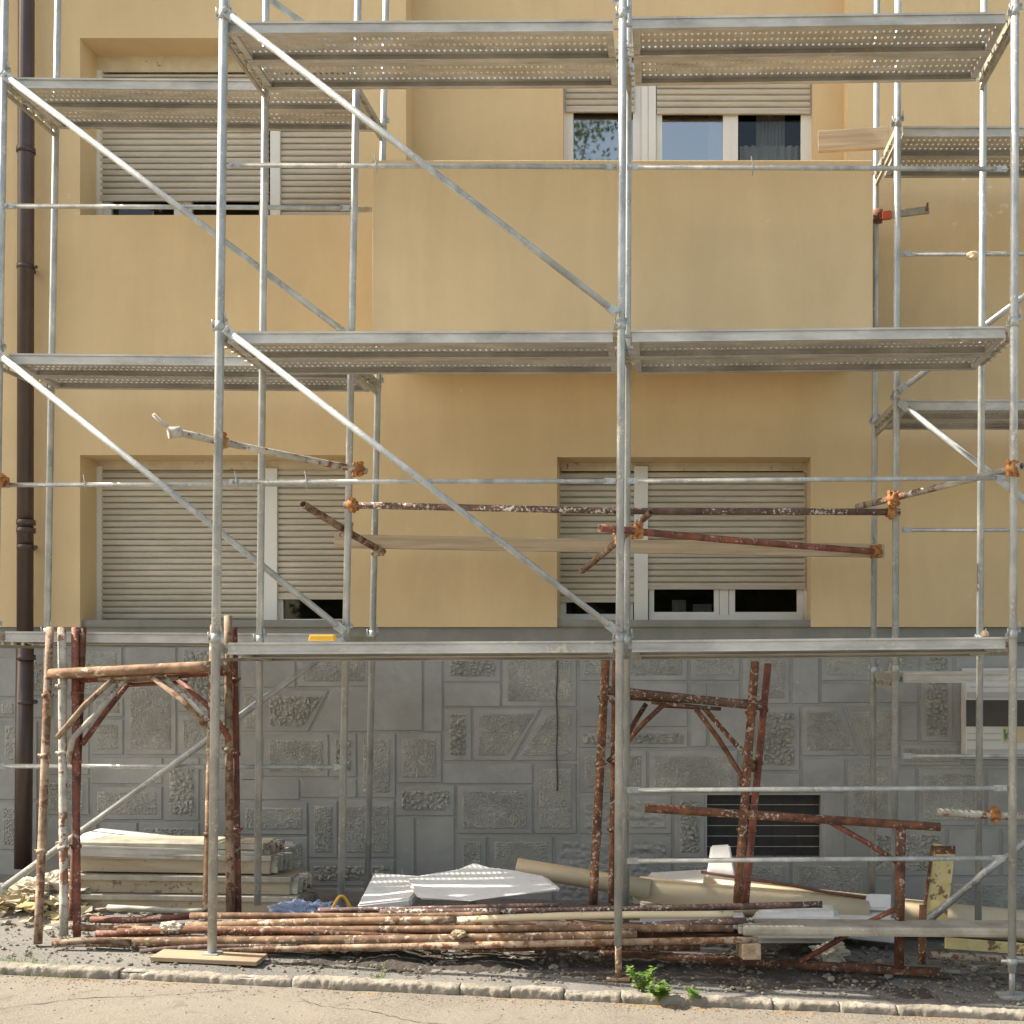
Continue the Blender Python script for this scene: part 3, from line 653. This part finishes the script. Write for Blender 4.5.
m = MB(); m.obox(P(927,211,9.18), P(927.5,203,9.18), .015, .02, up=(1,0,0)); m.tube([P(878,216,9.22)+Vector((0,0,-.05)), P(878,216,9.22)+Vector((0,0,.05))], .038, 10, jitter=.1); m.build('clamp', 'rust', o)
# ---------------------------------------------------------------- trestle frames
def blade(m, pts, r): m.tube(pts, r, 10, jitter=.03)
def trestle(label, legs, bar, braces, mat, matbar=None, r=.024, rbar=.028, group='rusty trestle frames', brmat=None, kn=True, rb_=.0195):
    base = Vector(((legs[0][1].x+legs[1][1].x)/2, (legs[0][1].y+legs[1][1].y)/2, min(legs[0][1].z, legs[1][1].z)))
    root = empty('trestle_frame', base, label, 'scaffold frame', group)
    mats = mat if isinstance(mat, tuple) else (mat, mat)
    for (t, b), mt in zip(legs, mats):
        m = MB(); n = 10; m.tube([b.lerp(t, i/n) for i in range(n+1)], r, 12, hollow=True, jitter=.03)
        if kn:
            for q in (.28,.55,.8):
                c = b.lerp(t, q+random.uniform(-.03,.03)); m.tube([c-(t-b).normalized()*.012, c+(t-b).normalized()*.012], r+.008, 10, jitter=.08); m.tube([c, c+Vector((.045*random.choice((-1,1)),-.01,.01))], .009, 6)
        m.build('leg', mt, root)
    if bar:
        m = MB(); n = 8; m.tube([bar[0].lerp(bar[1], i/n) for i in range(n+1)], rbar, 12, jitter=.03); m.build('crossbar', matbar or mats[0], root)
        m = MB(); d = Vector((0,0,-.055)); m.tube([bar[0].lerp(bar[1], .3)+d, bar[0].lerp(bar[1], .7)+d], .014, 8); m.build('lower_bar', matbar or mats[0], root)
    for br in braces:
        m = MB(); m.tube(br, rb_, 8, jitter=.04); m.build('brace', brmat or mats[0], root)
    return root
# left group, leaning back on the left scaffold deck; three nested frames
def Q(x, y, Y): return P(x, y, Y)
trestle('foremost of the nested left frames, orange rust with thick crossbar', [(Q(50,628,8.24), Q(38,944,7.57)), (Q(214,625,8.2), Q(206,918,7.93))], (Q(50,674,8.13), Q(213,666,8.1)),
        [[Q(113,679,8.1), Q(85,705,8.05), Q(57,738,8.0)], [Q(153,678,8.1), Q(182,700,8.05), Q(206,727,8.0)]], ('rust_pale','rust_orange'), 'rust_orange', r=.0265, rbar=.036, brmat='rust_pale')
trestle('middle one of the nested left frames, crusted grey white with plaster', [(Q(62,628,8.30), Q(64,936,7.72)), (Q(228,616,8.3), Q(230,918,7.98))], (Q(62,676,8.2), Q(228,668,8.17)),
        [[Q(125,679,8.15), Q(98,712,8.1), Q(73,738,8.05), Q(68,762,8.03)], [Q(163,677,8.15), Q(190,702,8.1), Q(214,728,8.03)]], ('rust_plaster','rust_pale'), 'rust_pale', r=.0275, rbar=.024, brmat='rust_plaster')
trestle('rearmost of the nested left frames, red paint and rust', [(Q(75,628,8.34), Q(77,937,7.76)), (Q(234,628,8.36), Q(238,918,8.05))], (Q(76,680,8.26), Q(234,672,8.24)),
        [[Q(130,681,8.25), Q(104,714,8.2), Q(82,745,8.12)], [Q(176,678,8.24), Q(208,706,8.18), Q(230,740,8.12)]], 'rust_red', 'rust_red', r=.0245, rbar=.024)
pole([Q(83,628,8.37), Q(72,920,7.9)], .0235, 'rust', 'single brown upright leaning behind the left trestle legs', 'scaffold tube', G1)
# middle group
trestle('foremost rusty frame right of the middle post, white crust on crossbar', [(Q(606,656,8.62), Q(593,905,8.22)), (Q(755,662,8.62), Q(737,907,8.25))], (Q(604,690,8.57), Q(762,706,8.57)),
        [[Q(664,704,8.56), Q(645,722,8.53), Q(608,762,8.47)], [Q(696,709,8.56), Q(718,738,8.5), Q(741,775,8.45), Q(741,786,8.43)]], 'rust', 'rust_dark', r=.032, rbar=.033)
trestle('rear reddish frame right of the middle post, leaning to the right', [(Q(616,656,8.76), Q(612,905,8.36)), (Q(768,664,8.76), Q(745,905,8.38))], (Q(616,696,8.70), Q(766,704,8.70)),
        [[Q(646,704,8.7), Q(636,720,8.66), Q(618,752,8.6)], [Q(704,708,8.7), Q(730,738,8.62), Q(752,762,8.56), Q(752,772,8.55)]], ('rust','rust_red'), 'rust', r=.0275, rbar=.027)
# frame on its side at the right
def side_frame():
    la, lb = Q(645,808,7.72), Q(940,827,7.80)
    ba, bb = Q(600,955,7.98), Q(941,973,7.74)
    root = empty('trestle_frame', ba.lerp(bb,.5), 'rusty frame lying on its side at the right below the vent', 'scaffold frame', 'rusty trestle frames')
    for a, b in ((la,lb),(ba,bb)):
        m = MB(); n = 14; m.tube([a.lerp(b, i/n) for i in range(n+1)], .029 if a is la else .036, 12, hollow=True, jitter=.04); m.build('leg', 'rust', root)
    m = MB(); m.tube([Q(901,824,7.79), Q(899,968,7.76)], .034, 12, jitter=.04); m.build('crossbar', 'rust', root)
    for pts in ([Q(830,822,7.78), Q(866,842,7.78), Q(900,864,7.78)], [Q(800,962,7.82), Q(835,942,7.8), Q(868,922,7.8), Q(898,908,7.78)]):
        m = MB(); m.tube(pts, .018, 8, jitter=.05); m.build('brace', 'rust_red', root)
side_frame()
pole([Q(923,905,8.0), Q(922,964,7.95)], .026, 'rust', 'short brown upright stub under the steel plank at the far right', 'scaffold tube', G1)
pole([Q(937,812,8.1), Q(1075,818,8.1)], .028, 'rust_plaster', 'whitish tube with orange rusty end poking in below the notice board', 'scaffold tube', G1, coup=(.42,))
# ---------------------------------------------------------------- tube pile
G2 = 'rusty tubes piled along the kerb'
pile = [
 (185,949,758,941,7.56,7.60,'rust_pale','lowest front tube of the pile, greyish brown with cream stretches',.027),
 (93,943,637,935,7.60,7.62,'rust_orange','thick orange brown tube second from the bottom at the front of the pile',.035),
 (132,929,733,929,7.68,7.68,'rust_orange','orange tube ending behind the middle post, above the thick front tube',.028),
 (438,931,754,921,7.72,7.72,'rust_dark','dark purple speckled tube in the right half of the pile',.028),
 (186,925,456,920,7.74,7.74,'rust_orange','bright orange tube that butts into the cream one',.030),
 (456,920,733,913,7.74,7.75,'cream_paint','cream painted tube on top of the right half of the pile',.029),
 (190,917,500,914,7.82,7.84,'rust_orange','pale orange tube at the back left of the pile',.026),
 (380,913,822,905,7.84,7.86,'rust_dark','topmost brown speckled tube reaching farthest right',.0265),
 (318,910,562,906,7.92,7.92,'rust_dark','thin dark tube at the very back of the pile by the foam sheets',.021),
 (90,920,196,917,7.86,7.88,'rust_red','short dark red tube at the left end of the pile',.026),
 (53,941,130,943,7.52,7.56,'rust_pale','pinkish short tube on the ground by the left trestle feet',.024),
 (96,934,212,930,7.66,7.70,'rust_red','dull red tube under the orange ones at the left end',.026),
 (62,925,150,929,7.80,7.80,'rust_pale','grey brown tube behind the trestle feet at far left',.024),
 (108,908,212,911,8.05,8.05,'steel_dusty','grey tube lying below the stacked planks',.024),
 (560,935,742,936,7.80,7.82,'rust','brown tube hidden deep in the right half of the pile',.026),
 (150,945,330,949,7.66,7.64,'rust','dark brown tube lowest at the left end of the pile',.026),
 (300,940,600,943,7.68,7.70,'rust_dark','dark tube inside the pile under the thick orange one',.026),
 (205,938,690,924,7.73,7.80,'rust','rust brown tube crossing the pile at a slight slant',.024),
 (118,930,420,936,7.64,7.66,'rust','brown tube sloping down to the right on the left half of the pile',.024),
 (240,921,610,926,7.78,7.70,'rust_pale','pale brown tube sloping down rightwards through the pile top',.023),
 (140,952,300,944,7.53,7.58,'rust_dark','short dark tube sticking out in front at the lower left of the pile',.02),
 (470,951,700,946,7.60,7.70,'rust','brown tube lowest in the middle of the pile',.024)]
for (xa,ya,xb,yb,Ya,Yb,mt,lab,r) in pile:
    A_, B_ = P(xa,ya,Ya), P(xb,yb,Yb); n_ = max(3, int((B_-A_).length/.14)); ph = random.random()*6; am = random.uniform(.004,.012)
    pole([A_.lerp(B_, i/n_)+Vector((0, am*math.sin(ph+3.2*i/n_), am*math.sin(ph*2+4.4*i/n_))) for i in range(n_+1)], r*.86, mt, lab, 'scaffold tube', G2, jitter=.05)
m = MB(); m.obox(P(745,948,7.9), P(752,952,7.5), .10, .12, bev=.01); tag(m.build('wood_block', 'coupler_crust'), 'rough wood block propping the right end of the tube pile', 'block')
m = MB(); m.obox(P(450,962,7.9), P(448,966,7.66), .07, .14, bev=.01); tag(m.build('wood_block', 'coupler_crust'), 'dark wood block under the middle of the tube pile', 'block')
def clump(name, c, s, mat, label, cat, n=2, kind=None, amp=.35, fr=4):
    bm = bmesh.new(); bmesh.ops.create_icosphere(bm, subdivisions=n+1, radius=1); sd = random.random()*40
    for v in bm.verts:
        d = 1+amp*noise.noise(v.co*fr*.5+Vector((sd,0,0)))+amp*.6*noise.noise(v.co*fr*1.6+Vector((0,sd,0)))
        v.co = Vector((v.co.x*s[0]*d, v.co.y*s[1]*d, v.co.z*s[2]*d))+c
    m = MB(); m.add_bm(bm); bm.free(); o = m.build(name, mat); return tag(o, label, cat, kind=kind)
clump('mortar_lump', P(171,927,7.66), (.075,.04,.035), 'crumpled', 'pale crumbly mortar crust stuck on the orange tubes at left', 'debris', 3)
clump('mortar_lump', P(459,934,7.57), (.05,.03,.025), 'coupler_crust', 'small brown crust where the cream tube begins', 'debris', 3)
m = MB(); nx, ny = 160, 26  # dirt sheet under the tubes, their shadow painted into its dark colour
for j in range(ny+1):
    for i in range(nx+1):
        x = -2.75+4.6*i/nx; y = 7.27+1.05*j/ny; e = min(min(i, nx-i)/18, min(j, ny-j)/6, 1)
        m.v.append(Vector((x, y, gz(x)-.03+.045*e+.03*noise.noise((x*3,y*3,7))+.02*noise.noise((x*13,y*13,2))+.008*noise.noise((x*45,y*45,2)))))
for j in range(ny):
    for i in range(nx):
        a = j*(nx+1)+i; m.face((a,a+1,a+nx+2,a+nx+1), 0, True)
tag(m.build('soil_and_shade', 'soil_and_shade'), 'dark earth and dirt under the tube pile, with its shade put into the colour', 'soil_and_shade', kind='stuff')
# wooden board under left post
m = MB(); a = P(157,964,7.42); b = P(262,964,7.42); a.z = gz(a.x)+.028; b.z = gz(b.x)+.028
m.obox(a, b, .028, .2, bev=.004); tag(m.build('timber_board', 'timber_light'), 'flat wooden sole board under the leftmost front post', 'board')
# ---------------------------------------------------------------- steel plank across the right
m = MB(); a, b = P(742,927,7.72), P(1180,930,7.62)
m.obox(a, b, .066, .24, bev=.02); m.obox(a+Vector((-.03,0,0)), a, .05, .2, bev=.01)
tag(m.build('steel_plank', 'steel_dusty'), 'long grey steel plank laid on edge from the pile end to the right edge', 'plank')
# ---------------------------------------------------------------- stack of formwork planks (left)
G3 = 'steel planks stacked left against the plinth'
st = [(80,296,903,8.62,'lowest plank of the stack'),(72,290,883,8.64,'second plank from the bottom of the stack'),(78,270,862,8.66,'third plank of the stack, beige with grey lip'),(60,262,848,8.68,'wide plank just under the top sheet of the stack')]
for i, (xa, xb, yc, Y, lab) in enumerate(st):
    a = P(xa,yc,Y); b = P(xb,yc+3,Y); h = [.14,.135,.14,.10][i]; w = .34
    root = empty('stacked_plank', (a+b)/2-Vector((0,0,h/2)), lab, 'plank', G3)
    m = MB(); m.obox(a+Vector((0,w/2,0)), b+Vector((0,w/2,0)), h, w, bev=.008); m.build('panel', 'panel', root)
    m = MB(); c = Vector((0,-.012,h/2-.018)); m.obox(a+c+Vector((-.02,.1,0)), b+c+Vector((.02,.1,0)), .04, .24, bev=.006); m.build('lip', 'steel_dusty', root)
    m = MB()
    for q in range(4):
        c = b+Vector((.012+.014*q, .03+.06*q, random.uniform(-.01,.01))); m.obox(c+Vector((0,0,-h*.45)), c+Vector((.01,0,h*.45)), .022, .07, up=(0,1,0), bev=.003)
    m.build('end_hook', 'rust_plaster', root)
me = plank_mesh(1.42, .34)
for q, (x, y, Y, ry, rz, lab) in enumerate(((64,845,8.6,2.5,3,'upper white dusted perforated plank on top of the stack'),(95,838,8.95,2.2,-2,'perforated plank lying behind the topmost one on the stack'))):
    o = bpy.data.objects.new('stacked_plank', me); C.objects.link(o); o.location = P(x,y,Y); o.rotation_euler = (R(-4),R(ry),R(rz)); tag(o, lab, 'plank', G3)
m = MB(); m.obox(P(85,838,9.0)+Vector((0,0,.03)), P(235,852,9.0)+Vector((0,0,.02)), .02, .5, bev=.004); tag(m.build('sheet', 'foam'), 'thin white sheet lying on the plank stack', 'sheet')
# ---------------------------------------------------------------- foam sheets
def slab(pts, th, label, mat='foam', name='foam_sheet', cat='foam sheet', group=None, bev=.012, up=None):
    pts = [Vector(p) for p in pts]; n = (pts[1]-pts[0]).cross(pts[2]-pts[0]).normalized()
    if n.z < 0: n = -n
    if up is not None: n = Vector(up)
    bm = bmesh.new(); top = [bm.verts.new(p) for p in pts]; bot = [bm.verts.new(p-n*th) for p in pts]
    bm.faces.new(top); bm.faces.new(bot[::-1]); k = len(pts)
    for i in range(k): bm.faces.new([top[i], bot[i], bot[(i+1)%k], top[(i+1)%k]])
    bmesh.ops.bevel(bm, geom=list(bm.edges), offset=bev, segments=2, affect='EDGES')
    m = MB(); m.add_bm(bm); bm.free(); return tag(m.build(name, mat), label, cat, group)
G4 = 'white foam insulation sheets'
slab([P(357,905,8.22), P(410,899,8.20), P(430,876,8.52), P(374,872,8.58)], .06, 'left white foam sheet with striped sunlight, partly under its neighbour', group=G4)
slab([P(418,899,8.12), P(470,901,8.14), P(562,890,8.2), P(545,876,8.42), P(512,870,8.5), P(478,866,8.56), P(404,878,8.42)], .075, 'large white foam sheet in the centre with a latticed pattern of sunlight', group=G4, bev=.02)
slab([P(450,872,8.50), P(474,862,8.56), P(500,870,8.52), P(478,880,8.40)], .03, 'small white foam offcut on the back of the large central sheet', group=G4)
slab([P(706,884,8.95), P(737,885,8.95), P(730,845,9.1), P(711,846,9.1)], .09, 'upright speckled white foam block below the vent', group=G4, up=(0,-1,.1), name='foam_block')
slab([P(632,895,8.85), P(718,895,8.85), P(722,868,9.3), P(650,872,9.3)], .08, 'white foam sheet behind the cream pipe, right of the middle post', group=G4)
slab([P(752,912,8.1), P(840,912,8.12), P(838,904,8.5), P(758,904,8.5)], .22, 'chunky white foam block under the steel plank', group=G4, bev=.04, name='foam_block')
slab([P(790,918,8.5), P(905,930,8.4), P(905,905,8.8), P(795,905,8.9)], .12, 'long white foam sheet behind the steel plank', group=G4)
slab([P(640,916,8.5), P(745,916,8.5), P(742,904,8.9), P(640,898,8.9)], .10, 'white foam sheet low behind the right half of the pile', group=G4)
slab([P(862,908,8.62), P(905,910,8.62), P(898,894,8.7), P(868,893,8.72)], .04, 'small pale foam piece leaning beside the yellow board', group=G4)
# ---------------------------------------------------------------- cream pipes / shells
def cream_pipe(pts, rs, label, lip=None):
    m = MB(); m.tube(pts, rs, 20, hollow=True); o = m.build('cream_pipe', 'cream'); tag(o, label, 'pipe', 'cream plastic pipes behind the pile')
    if lip:
        mm = MB(); mm.tube(lip, .012, 8); mm.build('edge_strip', 'brown_edge', o)
    return o
cream_pipe([P(517,867,8.7), P(584,878,8.68), P(650,889,8.66)], [.068,.07,.072], 'thinner cream pipe with open end behind the foam sheets')
cream_pipe([P(636,887,8.72), P(640,888,8.72), P(700,897,8.7), P(790,906,8.68), P(868,911,8.68)], [.075,.09,.105,.105,.08], 'middle cream pipe with socket sleeve over the thinner one')
cream_pipe([P(702,888,8.98), P(790,903,8.96), P(900,916,8.94), P(1100,932,8.94)], [.09,.13,.135,.11], 'wide cream shell with brown edge running to the right edge', lip=[P(701,872,8.9), P(790,885,8.88), P(830,893,8.86), P(900,902,8.86)])
# yellow board
m = MB(); a = P(935,920,8.62); b = P(944,846,8.9)
m.obox(a, b, .17, .03, up=(1,0,0), bev=.004); o = m.build('painted_board', 'yellow_paint'); tag(o, 'chipped yellow painted board leaning upright at the right', 'board')
m = MB(); m.obox(a+Vector((-.09,-.005,0)), b+Vector((-.088,-.005,0)), .02, .045, up=(1,0,0), bev=.003); m.obox(P(935,850,8.87), P(955,850,8.87), .06, .036, bev=.003); m.build('rusty_edge', 'rust', o)
m = MB(); m.obox(P(945,943,8.3), P(1090,954,8.25), .08, .03, up=(0,.3,1), bev=.004); tag(m.build('painted_board', 'yellow_paint'), 'long yellow board lying low behind the far right post', 'board')
m = MB(); m.tube([P(928,921,8.3), P(985,872,8.2), P(1003,858,8.15)], .026, 10); tag(m.build('steel_strut', 'steel'), 'slanted grey strut with white spots leaning toward the far right post', 'strut')
pole([P(930,955,7.95), P(1080,962,7.95)], .028, 'rust_plaster', 'pale crusted tube on the ground at the far right', 'scaffold tube', G2)
pole([P(845,966,8.0), P(960,972,7.95)], .018, 'steel_dusty', 'thin grey bar on the ground behind the sideways frame', 'scaffold tube', G2)
# ---------------------------------------------------------------- notice board
YN = YB-.06
nb = empty('notice_board', P(1015,758,YN), 'white framed notice board with dark band on the plinth at the right edge', 'notice board')
m = MB(); m.box((X(962,YN),YN,Z(759,YN)), (X(1072,YN),YN+.045,Z(668,YN)), bev=.006); m.build('board_frame', 'board_frame', nb)
def nr(nm, mt, a, b, c, d, k=1):
    m = MB(); m.box((X(a,YN),YN-.003*k,Z(d,YN)), (X(b,YN),YN-.0005,Z(c,YN))); m.build(nm, mt, nb)
nr('sheet', 'board_white', 965.5, 1068.5, 671, 755.5, 1)
nr('header_stripe', 'board_red', 967, 1067, 671.6, 674, 2); nr('dark_band', 'board_dark', 966, 1068, 700, 726.5, 2)
nr('grey_print', 'board_grey', 967, 1067, 692, 698, 2); nr('grey_print', 'board_grey', 970, 1060, 686.5, 687.5, 2); nr('grey_print', 'board_grey', 967, 1001, 733, 734, 2); nr('grey_print', 'board_grey', 967, 1066, 749, 753, 2); nr('grey_print', 'board_grey', 967, 1001, 739, 741, 2)
nr('beige_panel', 'board_beige', 1003, 1067, 727, 742.5, 2)
m = MB(); m.obox(P(1004.5,729,YN-.009), P(1005.5,740,YN-.009), .012, .004, up=(1,0,0)); m.obox(P(1005,735,YN-.009), P(1010,740,YN-.009), .01, .004); m.obox(P(1005,736,YN-.011), P(1010,732,YN-.011), .01, .004); m.build('green_mark', 'board_green', nb)
# ---------------------------------------------------------------- small things
zt = lambda y: Z(y, 7.9)
m = MB(); c = P(322,637.5,7.62); c.z = Z(641,7.49)+.022; m.hexa([c+Vector((sx*(.085+.012*(sz>0)*(-1 if sx<0 else 0)), sy*.03, sz*.02)) for sz in (-1,1) for sx,sy in ((-1,-1),(1,-1),(1,1),(-1,1))], bev=.008)
tag(m.build('tool_case', 'yellow_plastic'), 'small yellow plastic case lying on the lowest deck', 'case')
c = P(985,636,7.62); c.z = Z(637,7.49)+.02; clump('foam_lump', c, (.028,.028,.026), 'orange_lump', 'tiny orange lump on the lowest deck at the right', 'debris', 1)
clump('foam_lump', P(973,256,8.42), (.045,.03,.035), 'orange_lump', 'beige lump hanging on the upper right guard rail', 'debris', 1)
c = P(292,903,8.4); c.z = gz(c.x)+.07
clump('plastic_bag', c+Vector((.12,0,0)), (.24,.14,.10), 'blue_bag', 'crumpled blue plastic bag between plank stack and foam', 'plastic bag', 4, amp=.7, fr=7)
m = MB(); m.tube([P(331+ (t*21), 912-16*math.sin(math.pi*t), 8.05+.1*t) for t in [i/14 for i in range(15)]], .011, 8); tag(m.build('hose', 'yellow_plastic'), 'yellow hose loop arching up behind the pile', 'hose')
def crumple(c, s, n, mat, name, label, cat, kind=None, sz=.05):
    m = MB()
    for i in range(n):
        x = c.x+random.gauss(0,s[0]); y = c.y+random.gauss(0,s[1]); h = s[2]*math.exp(-((x-c.x)/s[0])**2*.5)*random.random()
        q = Vector((x,y,gz(x)+.006+h)); rot = Matrix.Rotation(random.uniform(0,6.28),3,'Z') @ Matrix.Rotation(random.uniform(-.9,.9),3,'X')
        w = sz*random.uniform(.3,1); e = [Vector((-w,-w*.6,0)),Vector((w,-w*.5,w*.2)),Vector((w*.8,w*.6,0)),Vector((-w*.7,w*.5,w*.25))]
        m.quad(*[q+rot@v for v in e])
    return tag(m.build(name, mat), label, cat, kind=kind)
crumple(P(20,900,8.6), (.35,.22,.16), 420, 'plastic_scrap', 'rubbish_heap', 'heap of torn yellowish packaging at the left edge', 'rubbish', 'stuff', .06)
clump('rubble_bag', P(50,893,8.7)+Vector((0,0,.0)), (.28,.2,.12), 'crumpled', 'pale rubble heap beside the left trestle feet', 'rubble', 4, amp=.6, fr=6)
clump('rubble_lump', P(830,953,7.98), (.11,.07,.07), 'crumpled', 'grey crumbled lump on the ground under the steel plank', 'rubble', 3, amp=.6)
def chips(name, mat, n, fx, fy, s0, s1, label, cat, flat=.5, lift=0):
    m = MB()
    for i in range(n):
        x = fx(); y = fy(); r = random.uniform(s0, s1)*random.random()**.5; z = gz(x)+(0 if y > 7.2 else .008 if y>7.07 else -.042)+r*flat*.3+lift
        if y > 7.2: z += .004
        b = len(m.v); a0 = random.random()*6
        for lv_, (zz, rr) in enumerate(((-.35,.8),(.25,1.0),(.8,.55))):
            for k_ in range(5):
                a = a0+k_*1.256+lv_*.6; q = rr*random.uniform(.65,1.2); m.v.append(Vector((x+r*math.cos(a)*q, y+r*math.sin(a)*q, z+r*flat*zz*random.uniform(.8,1.1))))
        for lv_ in range(2):
            for k_ in range(5):
                c_ = b+lv_*5; m.face((c_+k_, c_+(k_+1)%5, c_+5+(k_+1)%5, c_+5+k_))
        m.face(tuple(b+10+k_ for k_ in range(5)))
    return tag(m.build(name, mat, origin=(0,7,0)), label, cat, kind='stuff')
U = random.uniform
chips('gravel', 'grit', 3800, lambda: U(-5.2,3.4), lambda: min(9.6, 7.25+abs(random.gauss(0,.75))), .003, .02, 'grit and mortar crumbs scattered over the pavement', 'grit', .7)
chips('gravel', 'grit', 2600, lambda: U(-5.2,3.4), lambda: U(5.2,7.07) if random.random()<.4 else 7.07-abs(random.gauss(0,.12)), .002, .010, 'fine grit on the road along the kerb', 'grit', .5)
chips('dry_leaves', 'dry_leaf', 620, lambda: random.choice((-4.3,-3.6,-3.0,-1.9,-.9,-.2,.05,.7,1.6))+random.gauss(0,.16), lambda: 7.07-abs(random.gauss(0,.035)), .004, .014, 'dry orange leaf litter gathered at the kerb foot', 'leaf litter', .25)
chips('rubble', 'grit', 420, lambda: random.gauss(.9,1.3), lambda: U(7.6,8.6), .012, .045, 'broken mortar pieces under the foam and pipes at the right', 'rubble', .7)
chips('rubble', 'grit', 260, lambda: random.gauss(-2.6,1.6), lambda: U(7.9,9.4), .02, .055, 'broken mortar pieces around the plank stack at the left', 'rubble', .7)
def weed(px, py, Y, h, n, label, mat='leaf', spread=.09):
    c = P(px, py, Y); c.z = gz(c.x)-.02; root = empty('weed', c, label, 'weed')
    ms_, ml = MB(), MB()
    for i in range(n):
        a = U(0,6.28); L = h*U(.5,1); tip = c+Vector((math.cos(a)*spread*U(.3,1), math.sin(a)*spread*U(.3,1)*.7, L)); mid = c.lerp(tip,.5)+Vector((0,0,L*.12))
        ms_.tube([c, mid, tip], [.003,.0022,.0015], 5)
        for k_ in range(13):
            t = .25+.75*k_/12; q = c.lerp(mid, t*2) if t < .5 else mid.lerp(tip, t*2-1)
            b = U(0,6.28); l = U(.03,.055)*(1.15-t*.4); d = Vector((math.cos(b), math.sin(b), U(-.1,.7))).normalized(); s_ = d.cross(Vector((0,0,1))).normalized()*l*.42
            ml.quad(q, q+d*l*.5+s_, q+d*l, q+d*l*.5-s_)
    ms_.build('stems', mat, root); ml.build('leaves', mat, root)
weed(641,985,7.18,.20,8,'leafy bright green weed at the kerb right of the middle post', spread=.12)
weed(659,992,7.06,.12,9,'smaller green weed growing in the gutter beside the taller one')
weed(694,990,7.1,.12,3,'thin yellowish weed sprig on the kerb', spread=.04)
def grass(px, py, Y, n, wx, h, label):
    c = P(px,py,Y); m = MB()
    for i in range(n):
        x = c.x+random.gauss(0,wx); y = Y+random.gauss(0,.05); z = gz(x)-.02+(0 if y>7.1 else -.03); a = U(0,6.28); L = h*U(.4,1); w = .004
        t = Vector((x+math.cos(a)*L*.5, y+math.sin(a)*L*.5, z+L)); m.v += [Vector((x-w,y,z)),Vector((x+w,y,z)),t]; b = len(m.v)-3; m.face((b,b+1,b+2))
    tag(m.build('grass', 'leaf'), label, 'grass', kind='stuff')
grass(10,963,7.2,240,.13,.05,'grass tuft at the kerb by the left picture edge'); grass(52,968,7.15,200,.09,.045,'grass tuft on the kerb below the left trestle'); grass(380,962,7.24,14,.02,.11,'few grass blades in front of the pile')
# ---------------------------------------------------------------- tree across the street (seen reflected in the balcony window)
def tree(cx, cy, H, rad, label):
    base = Vector((cx, cy, gz(cx)-.055)); root = empty('street_tree', base, label, 'tree')
    m = MB(); m.tube([base, base+Vector((.1,0,H*.3)), base+Vector((-.1,.1,H*.6)), base+Vector((0,0,H*.92))], [.22,.17,.11,.03], 10)
    cl = []
    for i in range(26):
        a = U(0,6.28); hh = U(.42,1.0); rr = rad*(1-(hh-.6)**2*2.2)*U(.35,1); e = base+Vector((math.cos(a)*rr, math.sin(a)*rr, H*hh)); s_ = base+Vector((0,0,H*(hh-.22)))
        m.tube([s_, s_.lerp(e,.5)+Vector((0,0,.1)), e], [.06,.035,.01], 6); cl.append(e)
    m.build('trunk', 'bark', root); l = MB()
    for e in cl:
        for k_ in range(330):
            q = e+Vector((random.gauss(0,.42), random.gauss(0,.42), random.gauss(0,.36))); d = Vector((U(-1,1),U(-1,1),U(-1,1))).normalized(); s_ = d.cross(Vector((.3,.2,1))).normalized()*.045
            l.quad(q, q+d*.07+s_, q+d*.14, q+d*.07-s_)
    l.build('crown', 'tree_leaf', root)
tree(-2.5, -6.5, 14.9, 2.0, 'slimmer leafy street tree across the road, reflected in the balcony window')
0 and tree(3.1, -6.9, 17, 2.0, 'taller street tree across the road, reflected in the rightmost balcony pane')
m = MB(); l = MB(); yh = -8.6  # unseen greenery added so the lower panes mirror something dark
m.box((-9,yh-.5,gz(-9)-.8),(9,yh+.35,4.6)); hd = m.build('reflection_hedge', 'bark', None, origin=(0,yh,gz(0)-.05))
tag(hd, 'unseen tall clipped greenery added across the road to darken the pane reflections', 'reflection_hedge')
for i in range(32000):
    q = Vector((U(-9.2,9.2), yh+.38+random.gauss(0,.07), U(-.2,4.75+.15*math.sin(i)))); d = Vector((U(-1,1),U(-.4,1),U(-1,1))).normalized(); s_ = d.cross(Vector((.3,.2,1))).normalized()*.04
    l.quad(q, q+d*.06+s_, q+d*.12, q+d*.06-s_)
l.build('foliage', 'tree_leaf', hd)
# ---------------------------------------------------------------- camera, light, render
cam = bpy.data.cameras.new('camera'); co = bpy.data.objects.new('camera', cam); C.objects.link(co)
co.location = (0,0,ZC); co.rotation_euler = (R(90),0,0); cam.sensor_width = 36; cam.lens = F/1024*36
cam.shift_x = (512-VX)/1024; cam.shift_y = (VY-512)/1024; cam.clip_end = 1000; sc.camera = co
ELEV = 45.0; sd = Vector((-1, .05, math.tan(R(ELEV)))).normalized()
s = bpy.data.lights.new('sun', 'SUN'); s.energy = 4.3; s.angle = R(.5); s.color = (1,.94,.84)
so = bpy.data.objects.new('sun', s); C.objects.link(so); so.rotation_euler = sd.to_track_quat('Z','Y').to_euler(); so.location = (-5,5,20)
w = bpy.data.worlds.new('World'); sc.world = w; w.use_nodes = True; nt = w.node_tree
sky = nt.nodes.new('ShaderNodeTexSky'); sky.sky_type = 'NISHITA'; sky.sun_disc = False; sky.sun_elevation = R(ELEV); sky.sun_rotation = math.atan2(sd.x, sd.y)
sky.dust_density = 2.0
bg = nt.nodes['Background']; nt.links.new(mix_mul(nt, sky.outputs[0], (1.16,1.0,.80)), bg.inputs[0]); bg.inputs[1].default_value = .15
sc.view_settings.view_transform = 'Standard'; sc.view_settings.look = 'None'; sc.view_settings.exposure = 1.33; sc.view_settings.gamma = 1
sc.render.engine = 'CYCLES'
